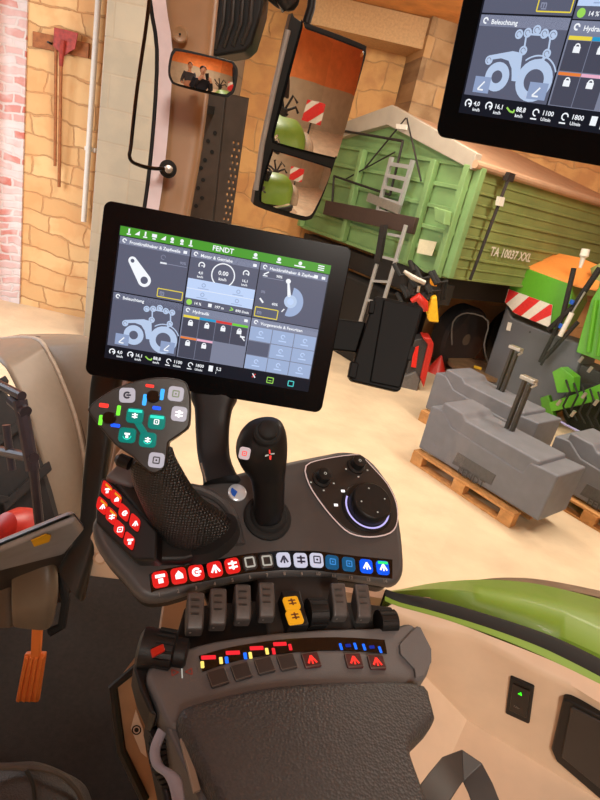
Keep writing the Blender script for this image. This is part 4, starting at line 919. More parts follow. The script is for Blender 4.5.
# ---------------------------------------------------------------- small cross gate joystick
g2 = lambda x, y: (200+x/2.727, 400+y/2.727)
db = D.depth(*g2(185, 325), .01)
ST = thing('crossgate_joystick', 'slim black joystick with thumb roller standing in a round rubber boot', 'joystick', dp_(*g2(183, 325), 0))
bc = D.w(*D.l(*g2(183, 322)), 0)
mb = MB(); mb.tube2([(0, .0295), (.004, .0295), (.0065, .027), (.0065, .023), (.010, .022), (.013, .0195), (.013, .0155), (.018, .014), (.022, .012)], bc, D.z, SOFT, 40); mb.build('boot', ST)
rows = []
for y, l, r in ((330, 150, 218), (300, 147, 229), (270, 146, 230), (240, 143, 231), (212, 137, 232), (195, 126, 234), (175, 112, 236), (150, 101, 238), (125, 98, 238), (100, 104, 236), (80, 116, 230), (65, 132, 222), (57, 150, 210)):
    rows.append((*g2(l, y), *g2(r, y-2), db-.045*(330-y)/275))
mb = loft_px(rows, BLACK, ratio=.85, e=2.2, n=32, smooth_k=3); mb.build('handle', ST, smooth=80)
tp = at(*g2(185, 88), db-.068); tn = (CAM-tp+Z*.35).normalized()
mb = MB(); mb.tube2([(-.006, .0145), (.001, .0145), (.003, .0125), (.003, .0105), (.009, .0098), (.011, .0075), (.012, .0003)], tp, tn, SOFT, 28); mb.build('thumb_roller', ST)
hf = Fr(at(*g2(165, 150), db-.055-.016), cx, cy); hf.z = -c0.normalized()
hx = lambda x, y, h=0: hf.l(*g2(x, y), h)
a, b = hx(122, 145); key(ST, 'square_key', hf, a, b, -.2, 31*.58/560/2.727, 34*.58/560/2.727, .003, glow('pinkish white key', (214, 190, 190), .85), 5, SYR, .45, 'white key with red edge')
a, b = hx(191, 148); m2 = MB(); f3 = Fr(hf.w(a, b, .0042), hf.x, hf.y); f3.z = hf.z
k_ = .0045
m2.poly([f3.w(-.2*k_, .2*k_), f3.w(.2*k_, .2*k_), f3.w(.1*k_, 1.1*k_), f3.w(-.2*k_, 1.2*k_)], SYR); m2.poly([f3.w(-.1*k_, -.2*k_), f3.w(.4*k_, -.2*k_), f3.w(.3*k_, -1.2*k_), f3.w(-.1*k_, -1.1*k_)], SYR)
m2.poly([f3.w(-1.1*k_, -.5*k_), f3.w(-.2*k_, -.2*k_), f3.w(-.3*k_, .1*k_), f3.w(-1.1*k_, -.1*k_)], SYK); m2.poly([f3.w(.2*k_, 0), f3.w(1.1*k_, .1*k_), f3.w(1.1*k_, .4*k_), f3.w(.2*k_, .3*k_)], SYK)
for o in m2.each('cross_mark', ST): pass
# ================================================================ ARMREST
A = Fr(at(270, 665, .54), RR, FF*math.cos(math.radians(9))+Z*math.sin(math.radians(9)))
AT = thing('armrest', 'grey armrest with black grained leather pad and a row of small levers', 'armrest', A.w(0, -.05, -.05))
pl = smoothpoly([(146, 676), (150, 664), (162, 655), (185, 648), (215, 640), (270, 632), (325, 628), (370, 627), (398, 625), (410, 622), (423, 633), (431, 650), (431, 665), (424, 679), (412, 682)], 2, False)+[(395, 700), (200, 735), (168, 726)]
mb = MB(); mb.prism([A.p(u, v) for u, v in pl], -A.z*.03, PLATE); mb.build('head_plate', AT, bevel=.006, seg=4, smooth=50)
mb = MB(); mb.prism([A.p(u, v, -.004) for u, v in ((147, 678), (170, 716), (190, 722), (245, 830), (270, 900), (236, 900), (205, 812), (176, 748))], -A.z*.05, PLATE); mb.build('side_rail', AT, bevel=.006)
mb = MB(); mb.bar(A.p(183, 738, .0), A.p(197, 792, .0), .006, .004, mat('pale rail strip', (150, 136, 120), .4), up=A.z); mb.build('rail_trim', AT, bevel=.001)
mb = MB(); mb.prism([A.w(x_, y_, -.055) for x_, y_ in (A.l(152, 682), A.l(420, 672), A.l(408, 760), A.l(425, 900), A.l(205, 900))], -A.z*.03, BLACK); mb.build('underbody', AT, bevel=.005)
mb = MB(); mb.prism([A.p(u, v, .001) for u, v in ((416, 627), (420, 628), (431, 650), (431, 663), (423, 677), (415, 679), (414, 670), (400, 655), (399, 645))], A.z*.002, PLATE); mb.build('end_cap', AT, bevel=.001)
# leather pad
pad = [(179, 714), (190, 701), (250, 686), (300, 680), (350, 677.5), (395, 677), (420, 680), (430, 686), (434, 700), (438, 714), (436, 720), (424, 732), (415, 740), (413, 749), (422, 775), (442, 830), (462, 900), (250, 900), (225, 815), (203, 770), (188, 735)]
pw = [A.l(u, v, .018) for u, v in pad]
mb = MB(); pc = (sum(p[0] for p in pw)/len(pw), sum(p[1] for p in pw)/len(pw))
sm = [tuple(p[:2]) for p in resample([V((a, b, 0)) for a, b in smoothpoly(pw, 3)+[pw[0]]], 90)][:-1]
def inset(P, k):
    n = len(P); out = []
    for i in range(n):
        a, b, c = P[i-1], P[i], P[(i+1) % n]; dx, dy = c[0]-a[0], c[1]-a[1]; l = math.hypot(dx, dy) or 1
        out.append((b[0]-dy/l*k*SG, b[1]+dx/l*k*SG))
    return out
ar = sum(a[0]*b[1]-b[0]*a[1] for a, b in zip(sm, sm[1:]+sm[:1])); SG = 1 if ar > 0 else -1
lv = [(0.001, -.022), (0, -.012), (0, .006), (.001, .011), (.003, .0150), (.006, .0172), (.009, .018)]
mb.rings([[A.w(x_, y_, h_) for x_, y_ in inset(sm, k_)] for k_, h_ in lv], LEATHER); mb.build('leather_pad', AT, smooth=80)
# led strip and lower keys
g5 = lambda x, y: (130+x/1.935, 580+y/1.935)
ls = smoothpoly([g5(*p) for p in ((133, 148), (200, 130), (300, 116), (400, 112), (492, 117))], 3, False)+smoothpoly([g5(*p) for p in ((497, 143), (400, 137), (300, 142), (210, 156), (140, 178))], 3, False)
mb = MB(); mb.prism([A.p(u, v, .0003) for u, v in ls], A.z*.001, GLOSSBLACK); mb.build('indicator_strip', AT)
def abar(x, y, w_, h_, rot, mt, nm='indicator'):
    a, b = A.l(*g5(x, y), .0014); k_ = .54/560/1.935
    f2 = Fr(A.w(a, b, .0013), A.x*math.cos(rot)+A.y*math.sin(rot), A.y*math.cos(rot)-A.x*math.sin(rot)); f2.z = A.z
    m2 = MB(); m2.prism([f2.w(p, q_) for p, q_ in rrect(w_*k_*.92, h_*k_*1.12, .0005, 2)], A.z*.0006, mt); return m2.build(nm, AT)
LY = glow('yellow indicator', (250, 220, 110), 1.2); LR = glow('red indicator', (235, 40, 50), 1.1); LB = glow('blue indicator', (30, 110, 255), 1.2)
for i, (x, y, l, r) in enumerate(((152, 150, LY, LY), (199, 141, LB, LB), (245, 132, LY, LY), (290, 124, LR, LR))):
    abar(x, y, 30, 7, -.02, LR); abar(x-12, y+14, 7, 12, 0, l); abar(x+24-(4 if i > 1 else 0), y+6, 7, 12, 0, r)
for x, y in ((408, 129), (436, 128), (453, 130), (484, 135)): abar(x, y, 6, 13, 0, LB)
for x, y in ((422, 127), (468, 130)): abar(x, y, 13, 6, 0, glow('deep blue indicator', (20, 40, 140), 1))
for i, (x, y) in enumerate(((170, 191), (215, 179), (260, 168), (303, 161), (350, 157), (432, 158), (476, 161))):
    a, b = A.l(*g5(x, y)); rot = (.24, .22, .18, .15, .08, -.03, -.07)[i]
    key(AT, 'lower_key', A, a, b, rot-.02, 36*.54/560/1.935, .0165, .003, KD if i < 4 else mat('dark red key', (70, 30, 30), .4), 3 if i > 3 else None, SYR, .6, 'dark key' if i < 4 else 'dark key with red symbol', r=.12)
    m2 = MB(); f3 = Fr(A.w(a, b, .0034), A.x*math.cos(rot)+A.y*math.sin(rot), A.y*math.cos(rot)-A.x*math.sin(rot)); f3.z = A.z; frame_rect(m2, f3, -.0085, -.007, .0085, .007, .0006, mat('key outline', (96, 88, 82), .5)); m2.build('key_outline', AT)
m2 = MB(); f3 = Fr(A.p(182, 672, .0006), A.x, A.y); f3.z = A.z
line(m2, f3, [(0, -.006), (0, .007)], .0012, SYK)
for s_ in (-1, 1): line(m2, f3, [(s_*.003, 0), (s_*.009, .003), (s_*.009, -.003), (s_*.003, 0)], .001, mat('dull red print', (150, 60, 50), .5))
m2.each('symbol_print', AT)
# paddle levers and rollers behind the plate
LVZ = A
def lever(u, v, w_=19, h_=34):
    b0 = A.p(u, v+h_*.45, -.006); wv = (A.p(u+w_/2, v, 0)-A.p(u-w_/2, v, 0)).normalized(); n_ = A.z; fw = n_.cross(wv); fw = fw if fw.dot(FF) > 0 else -fw
    wd = .0085
    prof = [(0, 0), (.0, .012), (.010, .019), (.022, .024), (.031, .028), (.034, .024), (.024, .002)]
    mb = MB(); mb.prism([b0-wv*wd+fw*a+n_*b for a, b in prof], wv*wd*2, mat('worn grey lever', (74, 70, 68), .38, var=.15, scale=200)); o = mb.build('paddle_lever', AT, bevel=.0025, seg=3)
    for k in range(3):
        m2 = MB(); p = b0+fw*(.012+.006*k)+n_*(.0205+.0028*k); m2.bar(p-wv*.005, p+wv*.003, .0016, .001, mat('lever rib', (54, 50, 48), .4), up=n_); m2.build('grip_rib', o)
    m2 = MB(); p = b0+fw*(-.0002)+n_*.008-wv*.004; disc(m2, Fr(p-fw*.0004, wv, n_), 0, 0, .0012, CHROME, n=8); m2.build('lever_dot', o)
for u, v in ((193, 622), (216, 617), (241, 612), (265, 609), (338, 608), (362, 609)): lever(u, v)
for u, v, l_ in ((291, 605, 'amber lit key nearest the console'), (294, 619, 'amber lit key nearest the pad')):
    a, b = A.l(u, v, .012); key(AT, 'amber_key', Fr(A.w(0, 0, .012), A.x, A.y), a, b, .1, .0165, .015, .005, KY, 4, mat('dark amber symbol', (110, 60, 20), .5), .55, l_, r=.15)
mb = MB(); mb.box(A.p(292, 615, -.005), A.x*.011, A.y*.022, A.z*.013, BLACK); mb.build('key_housing', AT, bevel=.002)
for u, v, r_ in ((316, 613, .015), (386, 622, .013)):
    c_ = A.p(u, v, -.002); mb = MB(); mb.tube2([(-.011, r_*.7), (-.010, r_), (.010, r_), (.011, r_*.7)], c_, A.x, BLACK, 28); ro = mb.build('roller', AT)
    for k in range(12):
        a = 2*math.pi*k/12; d_ = A.y*math.cos(a)+A.z*math.sin(a); m2 = MB(); m2.bar(c_-A.x*.009+d_*r_, c_+A.x*.009+d_*r_, .0015, .0015, SOFT); m2.build('roller_rib', ro)
mb = MB(); mb.prism([A.p(u, v, -.012) for u, v in ((175, 640), (185, 606), (300, 596), (392, 606), (402, 628), (330, 632), (250, 640), (180, 655))], -A.z*.02, BLACK); mb.build('lever_tray', AT, bevel=.003)
# link between armrest and console
mb = MB(); mb.box(A.p(300, 612, -.03), A.x*.05, A.y*.06, A.z*.02, DARK); mb.build('console_link', AT, bevel=.004)
mb = MB(); mb.tube2([(0, .035), (.006, .035), (.008, .03)], dp_(233, 590, -.045), D.z, SOFT, 28); mb.build('pivot_cover', AT)
# thumb wheel on the left end
c_ = A.p(158, 650, .0); ax_ = (RR*.9-FF*.25+Z*.0).normalized()
mb = MB(); mb.tube2([(-.018, .013), (-.015, .0185), (.014, .0185), (.016, .014), (.026, .014), (.028, .01)], c_, ax_, BLACK, 32); tw = mb.build('thumb_wheel', AT)
for k in range(16):
    a = 2*math.pi*k/16; u_ = ax_.orthogonal().normalized(); w2 = ax_.cross(u_); d_ = u_*math.cos(a)+w2*math.sin(a); m2 = MB(); m2.bar(c_-ax_*.002+d_*.0185, c_+ax_*.014+d_*.0185, .0022, .0022, SOFT); m2.build('wheel_rib', tw)
mb = MB(); mb.prism([A.p(u, v, .016) for u, v in ((150, 651), (163, 645), (165, 652), (152, 659))], A.z*.003, mat('translucent red key', (176, 34, 24), .3)); tag(mb.build('red_key', AT, bevel=.001), 'red key')
mb = MB(); mb.prism([A.p(u, v, -.006) for u, v in ((136, 652), (143, 650), (150, 668), (146, 682), (158, 715), (150, 712), (140, 690), (134, 668))], -A.z*.03, BLACK); mb.build('end_cover', AT, bevel=.004)
# seat side pieces below the armrest
t = thing('seat_side_box', 'brown beige box with a round warning sticker under the armrest', 'box', at(130, 790, .75))
B_f = Fr(at(135, 740, .72), cx+V((0, 0, 0)), (Z+FF*.5))
bxp = [(112, 690), (118, 680), (140, 664), (200, 700), (215, 830), (150, 830), (120, 750)]
mb = MB(); mb.prism([B_f.p(u, v) for u, v in bxp], -B_f.z*.12, mat('box beige brown', (150, 116, 84), .5)); mb.build('shell', t, bevel=.006)
mb = MB(); mb.tube([B_f.p(u, v, .002) for u, v in ((143, 662), (113, 687), (121, 750), (145, 800))], .006, BLACK, 8); mb.build('edge', t)
mb = MB(); mb.prism([B_f.p(u, v, .001) for u, v in ((136, 709), (143, 728), (147, 757), (141, 752), (131, 728))], B_f.z*.001, mat('pale sticker', (196, 182, 168), .5)); st = mb.build('sticker', t)
f4 = Fr(B_f.p(136.5, 730, .0025), B_f.x, B_f.y); m2 = MB(); arc(m2, f4, 0, 0, .0045, .0062, 0, 360, SOFT, n=20); disc(m2, f4, 0, 0, .003, SOFT, n=12); m2.build('round_symbol', st)
mb = loft_px([(158, 728, 166, 734, .475), (150, 748, 160, 752, .465), (152, 765, 166, 768, .455), (165, 778, 180, 776, .445), (172, 800, 185, 798, .435), (176, 850, 192, 850, .42)], mat('pale grey blue bracket', (146, 148, 162), .45), ratio=.5, n=16)
tag(mb.build('curved_bracket', smooth=70), 'pale grey curved bracket under the left side of the armrest', 'bracket')
mb = MB()
for k in range(16):
    a = at(166+k % 3*4-(k//8)*1, 742+k*3.2, .53); mb.bar(a-A.x*.004, a+A.x*.004, .006, .004, SOFT)
mb2 = MB(); pts = smoothpoly([tuple(at(u, v, .49)) for u, v in ((164, 732), (162, 755), (172, 775), (182, 800), (190, 850))], 4, False)
for i, p in enumerate(pts[:-1]): mb2.tube([V(p), V(p).lerp(V(pts[i+1]), .6)], .012, SOFT, 12)
tag(mb2.build('cable_conduit'), 'black ribbed cable conduit beside the pale curved bracket', 'cable')
# grab handle
t = thing('grab_handle', 'dark grey angular grab handle at the bottom right of the armrest', 'handle', at(450, 820, .55))
rows = [(415, 800, 436, 830, .50), (428, 785, 444, 798, .52), (446, 764, 452, 780, .55), (459, 759, 461, 776, .57)]
mb = MB(); path = [at(426, 806, .50), at(440, 786, .52), at(452, 770, .55), at(463, 765, .57), at(472, 772, .57), at(480, 788, .56), at(496, 830, .54)]
for a_, b_ in zip(path, path[1:]): pass
n_ = (CAM-at(460, 780, .55)).normalized(); R = []
for i, p in enumerate(path):
    d_ = (path[min(i+1, 6)]-path[max(i-1, 0)]).normalized(); s_ = d_.cross(n_).normalized(); w_ = .013; h_ = .012
    R.append([p+s_*w_+n_*h_, p-s_*w_+n_*h_, p-s_*w_-n_*h_, p+s_*w_-n_*h_])
mb.rings(R, mat('dark handle plastic', (58, 54, 51), .5)); mb.build('bar', t, bevel=.003, smooth=50)
mb = MB(); mb.tube2([(0, .004), (.0006, .004), (.0006, .0001)], at(480, 786, .5555), n_, SOFT, 16); mb.build('screw_hole', t)
# ================================================================ TOUCH SCREENS
U_BG = glow('ui panel slate', (88, 92, 112), 1); U_HD = glow('ui header', (134, 140, 164), 1); U_BK = glow('ui black', (22, 24, 34), 1); U_GR = glow('ui green bar', (70, 148, 44), 1.0)
U_LB = glow('ui light blue', (182, 204, 240), 1); U_TL = glow('ui tile blue', (150, 170, 206), 1); U_W = glow('ui white', (232, 238, 245), 1); U_IC = glow('ui icon blue', (176, 196, 226), 1)
U_D2 = glow('ui dark tile', (70, 72, 88), 1); U_Y = glow('ui yellow', (224, 206, 70), 1); U_CY = glow('ui cyan', (40, 150, 200), 1); U_R = glow('ui red', (206, 60, 56), 1); U_G2 = glow('ui green', (110, 200, 60), 1)
U_O = glow('ui orange', (222, 124, 60), 1); U_P = glow('ui pink', (226, 170, 196), 1); U_TE = glow('ui teal', (80, 200, 200), 1); U_SH = glow('ui soft grey', (120, 126, 148), 1); U_LG = glow('ui lime', (150, 210, 90), 1)
def monitor(o, ax, ay, name_label, root_name='touch_monitor', mount=None):
    fr = Fr(V(o), V(ax), V(ay))
    Wd, Hd = .310, .2173
    T = thing(root_name, name_label, 'monitor', fr.w(0, -Hd/2, -.01), 'black touch monitors in the cab')
    mb = MB(); mb.prism([fr.w(a, b, -.003) for a, b in rrect(Wd-.004, Hd-.004, .010, 5)], -fr.z*.024, BLACK); mb.build('housing', T, bevel=.006)
    mb = MB(); mb.prism([fr.w(a, b, -.004) for a, b in rrect(Wd, Hd, .010, 6)], fr.z*.004, BEZEL); mb.build('bezel', T, bevel=.0015)
    H_ = [0]
    m_ = .001
    def F2(h): f = Fr(fr.o+fr.z*h, fr.x, fr.y); f.z = fr.z; return f
    L0, L1, L2, L3, L4 = (F2(h) for h in (.0002, .0005, .0008, .0011, .0014))
    def R_(mb, f, x0, y0, x1, y1, mt): rect(mb, f, x0*m_, y0*m_, x1*m_, y1*m_, mt)
    def T_(mb, f, s, x, y, sz, mt, al='LEFT'): text(mb, s, f, x*m_, y*m_, sz*m_, mt, align=al)
    mb = MB(); R_(mb, L0, -133, -83, 132.5, 82.5, U_BK); SC = mb.build('screen', T)
    # title bar
    mb = MB(); R_(mb, L1, -132, 71, 132, 82, U_GR)
    T_(mb, L2, 'FENDT', -18, 73.6, 8.6, U_W)
    for x in (-121, -111, -101, -90, -79, -68, -56, -45):
        k = int(x) % 4
        if k == 0: disc(mb, L2, x*m_, .0775, .0022, U_W, n=10); R_(mb, L2, x-2, 73, x+2, 75, U_W)
        elif k == 1: mb.poly([L2.w((x-3)*m_, .0745), L2.w((x+3)*m_, .0745), L2.w((x+3)*m_, .080)], U_W)
        elif k == 2: R_(mb, L2, x-3, 75.5, x+3, 79.5, U_W); R_(mb, L2, x-2, 73, x+2, 74.5, U_W)
        else: R_(mb, L2, x-1, 75, x+1, 80.5, U_W); R_(mb, L2, x-2.5, 73, x+2.5, 74.5, U_W)
    for x in (36, 66, 93): disc(mb, L2, x*m_, .0775, .0024, U_W, n=10); R_(mb, L2, x-(7 if x > 90 else 3), 73, x+(7 if x > 90 else 3), 74.6, U_W)
    for y in (79, 76.5, 74): R_(mb, L2, 116, y-.5, 124, y+.8, U_W)
    mb.build('title_bar', SC)
    def head(mb, x0, x1, y1, s, lock=True):
        R_(mb, L1, x0, y1-9, x1, y1, U_HD); T_(mb, L2, s, x0+12, y1-7.2, 5.4, U_W)
        arc(mb, L2, (x0+6)*m_, (y1-4.6)*m_, .0014, .0028, 0, 300, U_W, n=10)
        if lock: R_(mb, L2, x1-8, y1-7, x1-3.5, y1-3.5, U_W)
    # crankshaft-like link tile
    mb = MB(); R_(mb, L1, -131, 3, -44.5, 70, U_BG); head(mb, -131, -44.5, 70, 'Frontkraftheber & Zapfwelle')
    a, b = (-113, 42), (-95, 23)
    def cap(mb, f, p, q, r0, r1, mt):
        d = math.atan2(q[1]-p[1], q[0]-p[0]); P = []
        for k in range(13): an = d+math.pi/2+math.pi*k/12; P.append(f.w((p[0]+r0*math.cos(an))*m_, (p[1]+r0*math.sin(an))*m_))
        for k in range(13): an = d-math.pi/2+math.pi*k/12; P.append(f.w((q[0]+r1*math.cos(an))*m_, (q[1]+r1*math.sin(an))*m_))
        mb.poly(P, mt)
    cap(mb, L2, (-112.5, 43), (-95.5, 22), 5.2, 8.2, U_W); disc(mb, L3, -.1125, .043, .0024, U_BG, n=16); disc(mb, L3, -.0955, .022, .0046, U_BG, n=20)
    R_(mb, L2, -79, 46.5, -46, 47.2, U_HD); R_(mb, L2, -79, 46, -71, 48, U_W); T_(mb, L2, '90%', -55, 49.5, 4.6, U_HD); arc(mb, L2, -.076, .054, .0024, .003, 0, 300, U_HD, n=10)
    frame_rect(mb, L2, -.0775, .0055, -.0465, .0155, .0011, U_Y); T_(mb, L2, 'm', -75, 8.5, 8, U_HD); R_(mb, L2, -74, 7, -69, 8, U_HD)
    mb.build('linkage_tile', SC)
    # lighting tile
    mb = MB(); R_(mb, L1, -131, -66, -44.5, 1.5, U_BG); head(mb, -131, -44.5, 1.5, 'Beleuchtung', False)
    arc(mb, L2, -.100, -.0480, .0055, .0125, 0, 360, U_IC); arc(mb, L2, -.0625, -.0480, .0095, .0175, 0, 360, U_IC)
    arc(mb, L2, -.0625, -.0480, .0195, .0208, 25, 130, U_IC)
    def PL(f, pts, mt): mb.poly([f.w(x*m_, y*m_) for x, y in pts], mt)
    PL(L3, [(-114, -37), (-113, -31), (-90, -26), (-80, -27), (-78, -40), (-79, -50), (-84, -50), (-85, -46), (-87, -40), (-92, -34), (-100, -32.5), (-108, -34)], U_IC)
    PL(L3, [(-84, -36), (-79, -44), (-77, -44), (-71, -36), (-66, -31), (-60, -30), (-60, -27), (-56, -27), (-58, -32), (-64, -33), (-73, -40), (-79, -50), (-84, -50)], U_IC)
    line(mb, L3, [(-.079, -.028), (-.081, -.012), (-.058, -.012), (-.056, -.027)], .0016, U_IC)
    for x, y in ((-88, -12.5), (-80, -11), (-72, -8.5), (-64, -11), (-56, -11.5), (-80, -25), (-57, -26), (-112, -35)): disc(mb, L4, x*m_, y*m_, .0039, U_IC, n=14); arc(mb, F2(.0016), x*m_, y*m_, .0018, .0024, 0, 270, U_SH, n=8)
    for x0, x1 in ((-122, -105), (-65, -47)):
        R_(mb, L4, x0, -63, x1, -49, glow('ui lamp tile', (138, 156, 192), 1)); line(mb, F2(.0016), [((x0+5)*m_, -.060), ((x0+11)*m_, -.053)], .0014, U_W); R_(mb, F2(.0016), x0+5, -61, x0+11, -59.6, U_W)
    mb.build('lighting_tile', SC)
    # speed tile
    mb = MB(); R_(mb, L1, -43, 1, 43, 70, U_BG); head(mb, -43, 43, 70, 'Motor & Getriebe')
    arc(mb, L2, 0, .0455, .0135, .0150, -50, 230, U_W); T_(mb, L2, '0.00', 0, 45.5, 7.4, U_W, 'CENTER'); T_(mb, L2, 'km/h', 0, 38.8, 5.0, U_W, 'CENTER')
    for x, s in ((-28, '4,0'), (28, '16,1')):
        arc(mb, L2, x*m_, .053, .0028, .0042, -40, 220, U_W, n=12); R_(mb, L2, x-.5, 52, x+3.4, 53, U_W); T_(mb, L2, s, x, 42, 4.8, U_W, 'CENTER'); T_(mb, L2, 'km/h', x, 37.4, 3.8, U_W, 'CENTER')
    R_(mb, L2, -42.4, 10.5, 42.4, 35, U_LB); R_(mb, L3, -42.4, 22.3, 42.4, 22.8, U_W)
    for x in (-22, 22):
        arc(mb, L3, x*m_, .029, .0016, .0027, 0, 360, U_TL, n=12); R_(mb, L3, x-7, 24.2, x+7, 25.2, U_TL); arc(mb, L3, x*m_, .0172, .0016, .0027, 0, 360, U_TL, n=12); R_(mb, L3, x-7, 12.4, x+7, 13.4, U_TL)
    disc(mb, L2, -.037, .0055, .0036, U_LG, n=14); T_(mb, L2, '14 %', -31, 3.6, 4.8, U_W); R_(mb, L2, -13, 3.6, -8.5, 8, U_W); T_(mb, L2, '197 m', -5, 3.6, 4.8, U_W); line(mb, L2, [(.0145, .004), (.019, .0055), (.0155, .008)], .0014, U_LG); T_(mb, L2, '890 l/min', 22, 3.6, 4.6, U_W)
    mb.build('drive_tile', SC)
    # hydraulics tile
    mb = MB(); R_(mb, L1, -43, -66, 43, 0, U_SH); head(mb, -43, 43, 0, 'Hydraulik')
    def padlock(x, y):
        R_(mb, L3, x-3, y-3.2, x+3, y+1.6, U_W); arc(mb, L3, x*m_, (y+1.6)*m_, .0014, .0025, 0, 180, U_W, n=10)
    for i, c in enumerate((U_Y, U_CY, U_R, U_G2)):
        x0 = -41.5+i*20.8; R_(mb, L2, x0, -38, x0+20.2, -14.5, U_D2); R_(mb, L2, x0, -14.2, x0+20.2, -11.2, c); padlock(x0+10, -20.5)
    for i, c in enumerate((U_O, U_P)):
        x0 = -41.5+i*20.8; R_(mb, L2, x0, -65.4, x0+20.2, -41.5, U_D2); R_(mb, L2, x0, -41.3, x0+20.2, -38.8, c); padlock(x0+10, -46.5)
    R_(mb, L3, 33, -27.5, 39, -25.5, U_W); line(mb, L3, [(.033, -.025), (.0395, -.031)], .0015, U_W)
    mb.build('hydraulics_tile', SC)
    # rear linkage tile
    mb = MB(); R_(mb, L1, 44.2, 1, 131, 70, U_BG); head(mb, 44.2, 131, 70, 'Heckkraftheber & Zapfwelle'); R_(mb, L2, 113, 62.8, 118, 67, U_W)
    A_s = [math.radians(-105+k*10) for k in range(20)]
    mb.poly([L2.w(.089, .028)]+[L2.w(.089+.0165*math.cos(a), .028+.0185*math.sin(a)) for a in A_s], U_TL)
    disc(mb, L3, .089, .0285, .0082, U_IC, n=24); disc(mb, L4, .089, .0285, .0042, U_LB, n=18); cap(mb, L3, (82, 53), (86, 36), 1.3, 2.2, U_W); disc(mb, L4, .082, .053, .0032, U_W, n=14)
    T_(mb, L2, '90%', 66, 55, 4.6, U_W); R_(mb, L2, 49, 52.3, 76, 53, U_HD); line(mb, L2, [(.050, .056), (.056, .060)], .0016, U_W); R_(mb, L2, 49, 54, 55, 55.2, U_W)
    T_(mb, L2, '40%', 66, 20, 4.6, U_W); line(mb, L2, [(.050, .026), (.055, .021)], .0022, U_W); T_(mb, L2, '0%', 50, 33, 4.6, U_HD); line(mb, L2, [(.080, .014), (.083, .018)], .0014, U_W)
    frame_rect(mb, L2, .0465, .003, .0755, .0145, .0011, U_Y); T_(mb, L2, 'm', 49, 6, 8, U_HD)
    mb.build('rear_linkage_tile', SC)
    # nine button tile
    mb = MB(); R_(mb, L1, 44.2, -66, 131, 0, U_SH); head(mb, 44.2, 131, -0, 'Vorgewende & Favoriten', False)
    for r in range(3):
        for c in range(3):
            if (r, c) == (1, 0): R_(mb, L2, 44.6, -47, 72, -29.5, U_BG); continue
            x0, y1 = 44.6+c*28.9, -10.6-r*18.6; R_(mb, L2, x0, y1-17.6, x0+27.9, y1, U_TL)
            arc(mb, L3, (x0+14)*m_, (y1-7)*m_, .0018, .003, 0, 300, U_LB, n=10); R_(mb, L3, x0+9, y1-13.4, x0+19, y1-12, U_LB)
    mb.build('favourites_tile', SC)
    # status bar
    mb = MB()
    for x, s, s2, k in ((-124, '4,0', 'km/h', 0), (-101, '16,1', 'km/h', 0), (-78, '88,8', 'km/h', 1), (-52, '1100', 'U/min', 2), (-24, '1800', 'U/min', 2), (3, '5,2', 'l', 3)):
        y = -73.5
        if k == 0: arc(mb, L1, x*m_, y*m_, .0026, .004, -60, 230, U_W, n=12); R_(mb, L1, x, y-1, x+3.5, y+.6, U_W)
        elif k == 1: line(mb, L1, [((x-4)*m_, (y+1)*m_), (x*m_, (y-2)*m_), ((x+4)*m_, (y-2.5)*m_), ((x+4)*m_, (y)*m_)], .0016, U_LG)
        elif k == 2: arc(mb, L1, x*m_, y*m_, .0022, .0034, 0, 280, U_W, n=8); R_(mb, L1, x-4, y-6, x+2, y-4.8, U_W)
        else: R_(mb, L1, x-3.5, y-4, x+2, y+3.5, U_W)
        T_(mb, L1, s, x+6, y-1.2, 5.6, U_W); T_(mb, L1, s2, x+6, y-6, 4.0, U_W)
    line(mb, L1, [(.0565, -.076), (.0605, -.071)], .0014, U_R); line(mb, L1, [(.0565, -.071), (.0605, -.076)], .0014, U_W)
    frame_rect(mb, L1, .0765, -.0795, .0845, -.0725, .0011, U_LG); line(mb, L1, [(.0785, -.0765), (.0825, -.0765)], .001, U_LG)
    frame_rect(mb, L1, .1045, -.0790, .1115, -.0725, .0012, U_TE)
    mb.build('status_bar', SC)
    return T, fr
M1, MF1 = monitor((-.12744781, .69480855, 2.31901494), (.9943703, .1030878, .02450725), (-.04445782, .19595046, .97960549), 'black touch monitor standing on the post behind the joysticks')
M2, MF2 = monitor((.19202577, .56852467, 2.67050444), (.80178232, -.59717436, -.02297607), (-.09544103, -.16590503, .98151237), 'black touch monitor hanging high in the upper right corner')
# monitor post on the console
dpst = D.depth(218, 480, 0)
t = thing('monitor_post', 'black moulded post carrying the lower touch monitor on the console', 'post', dp_(220, 480, 0))
mb = loft_px([(204, 487, 240, 478, dpst-.003), (203, 478, 236, 473, dpst+.004), (198, 458, 230, 456, dpst+.025), (196, 432, 229, 431, dpst+.042), (195, 410, 232, 409, dpst+.052), (191, 398, 237, 397, dpst+.06), (193, 380, 234, 380, dpst+.068), (200, 340, 230, 340, dpst+.08)], BLACK, ratio=.55, e=3.2, n=28); mb.build('column', t, smooth=60)
mb = MB(); mb.box(MF1.w(.0, -.02, -.035), MF1.x*.04, MF1.y*.04, MF1.z*.008, BLACK); mb.box(MF1.w(.0, -.045, -.045), MF1.x*.022, MF1.y*.04, MF1.z*.012, BLACK); mb.build('clamp_plate', t, bevel=.004)
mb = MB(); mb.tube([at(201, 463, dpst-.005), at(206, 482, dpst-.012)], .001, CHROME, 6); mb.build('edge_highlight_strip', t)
t = thing('roof_bracket', 'black bracket holding the upper touch monitor to the cab roof', 'bracket', MF2.w(0, .2, -.05))
mb = MB(); mb.bar(MF2.w(0, -.02, -.04), MF2.w(.0, .30, -.06), .05, .03, BLACK, up=MF2.z); mb.build('arm', t, bevel=.005)
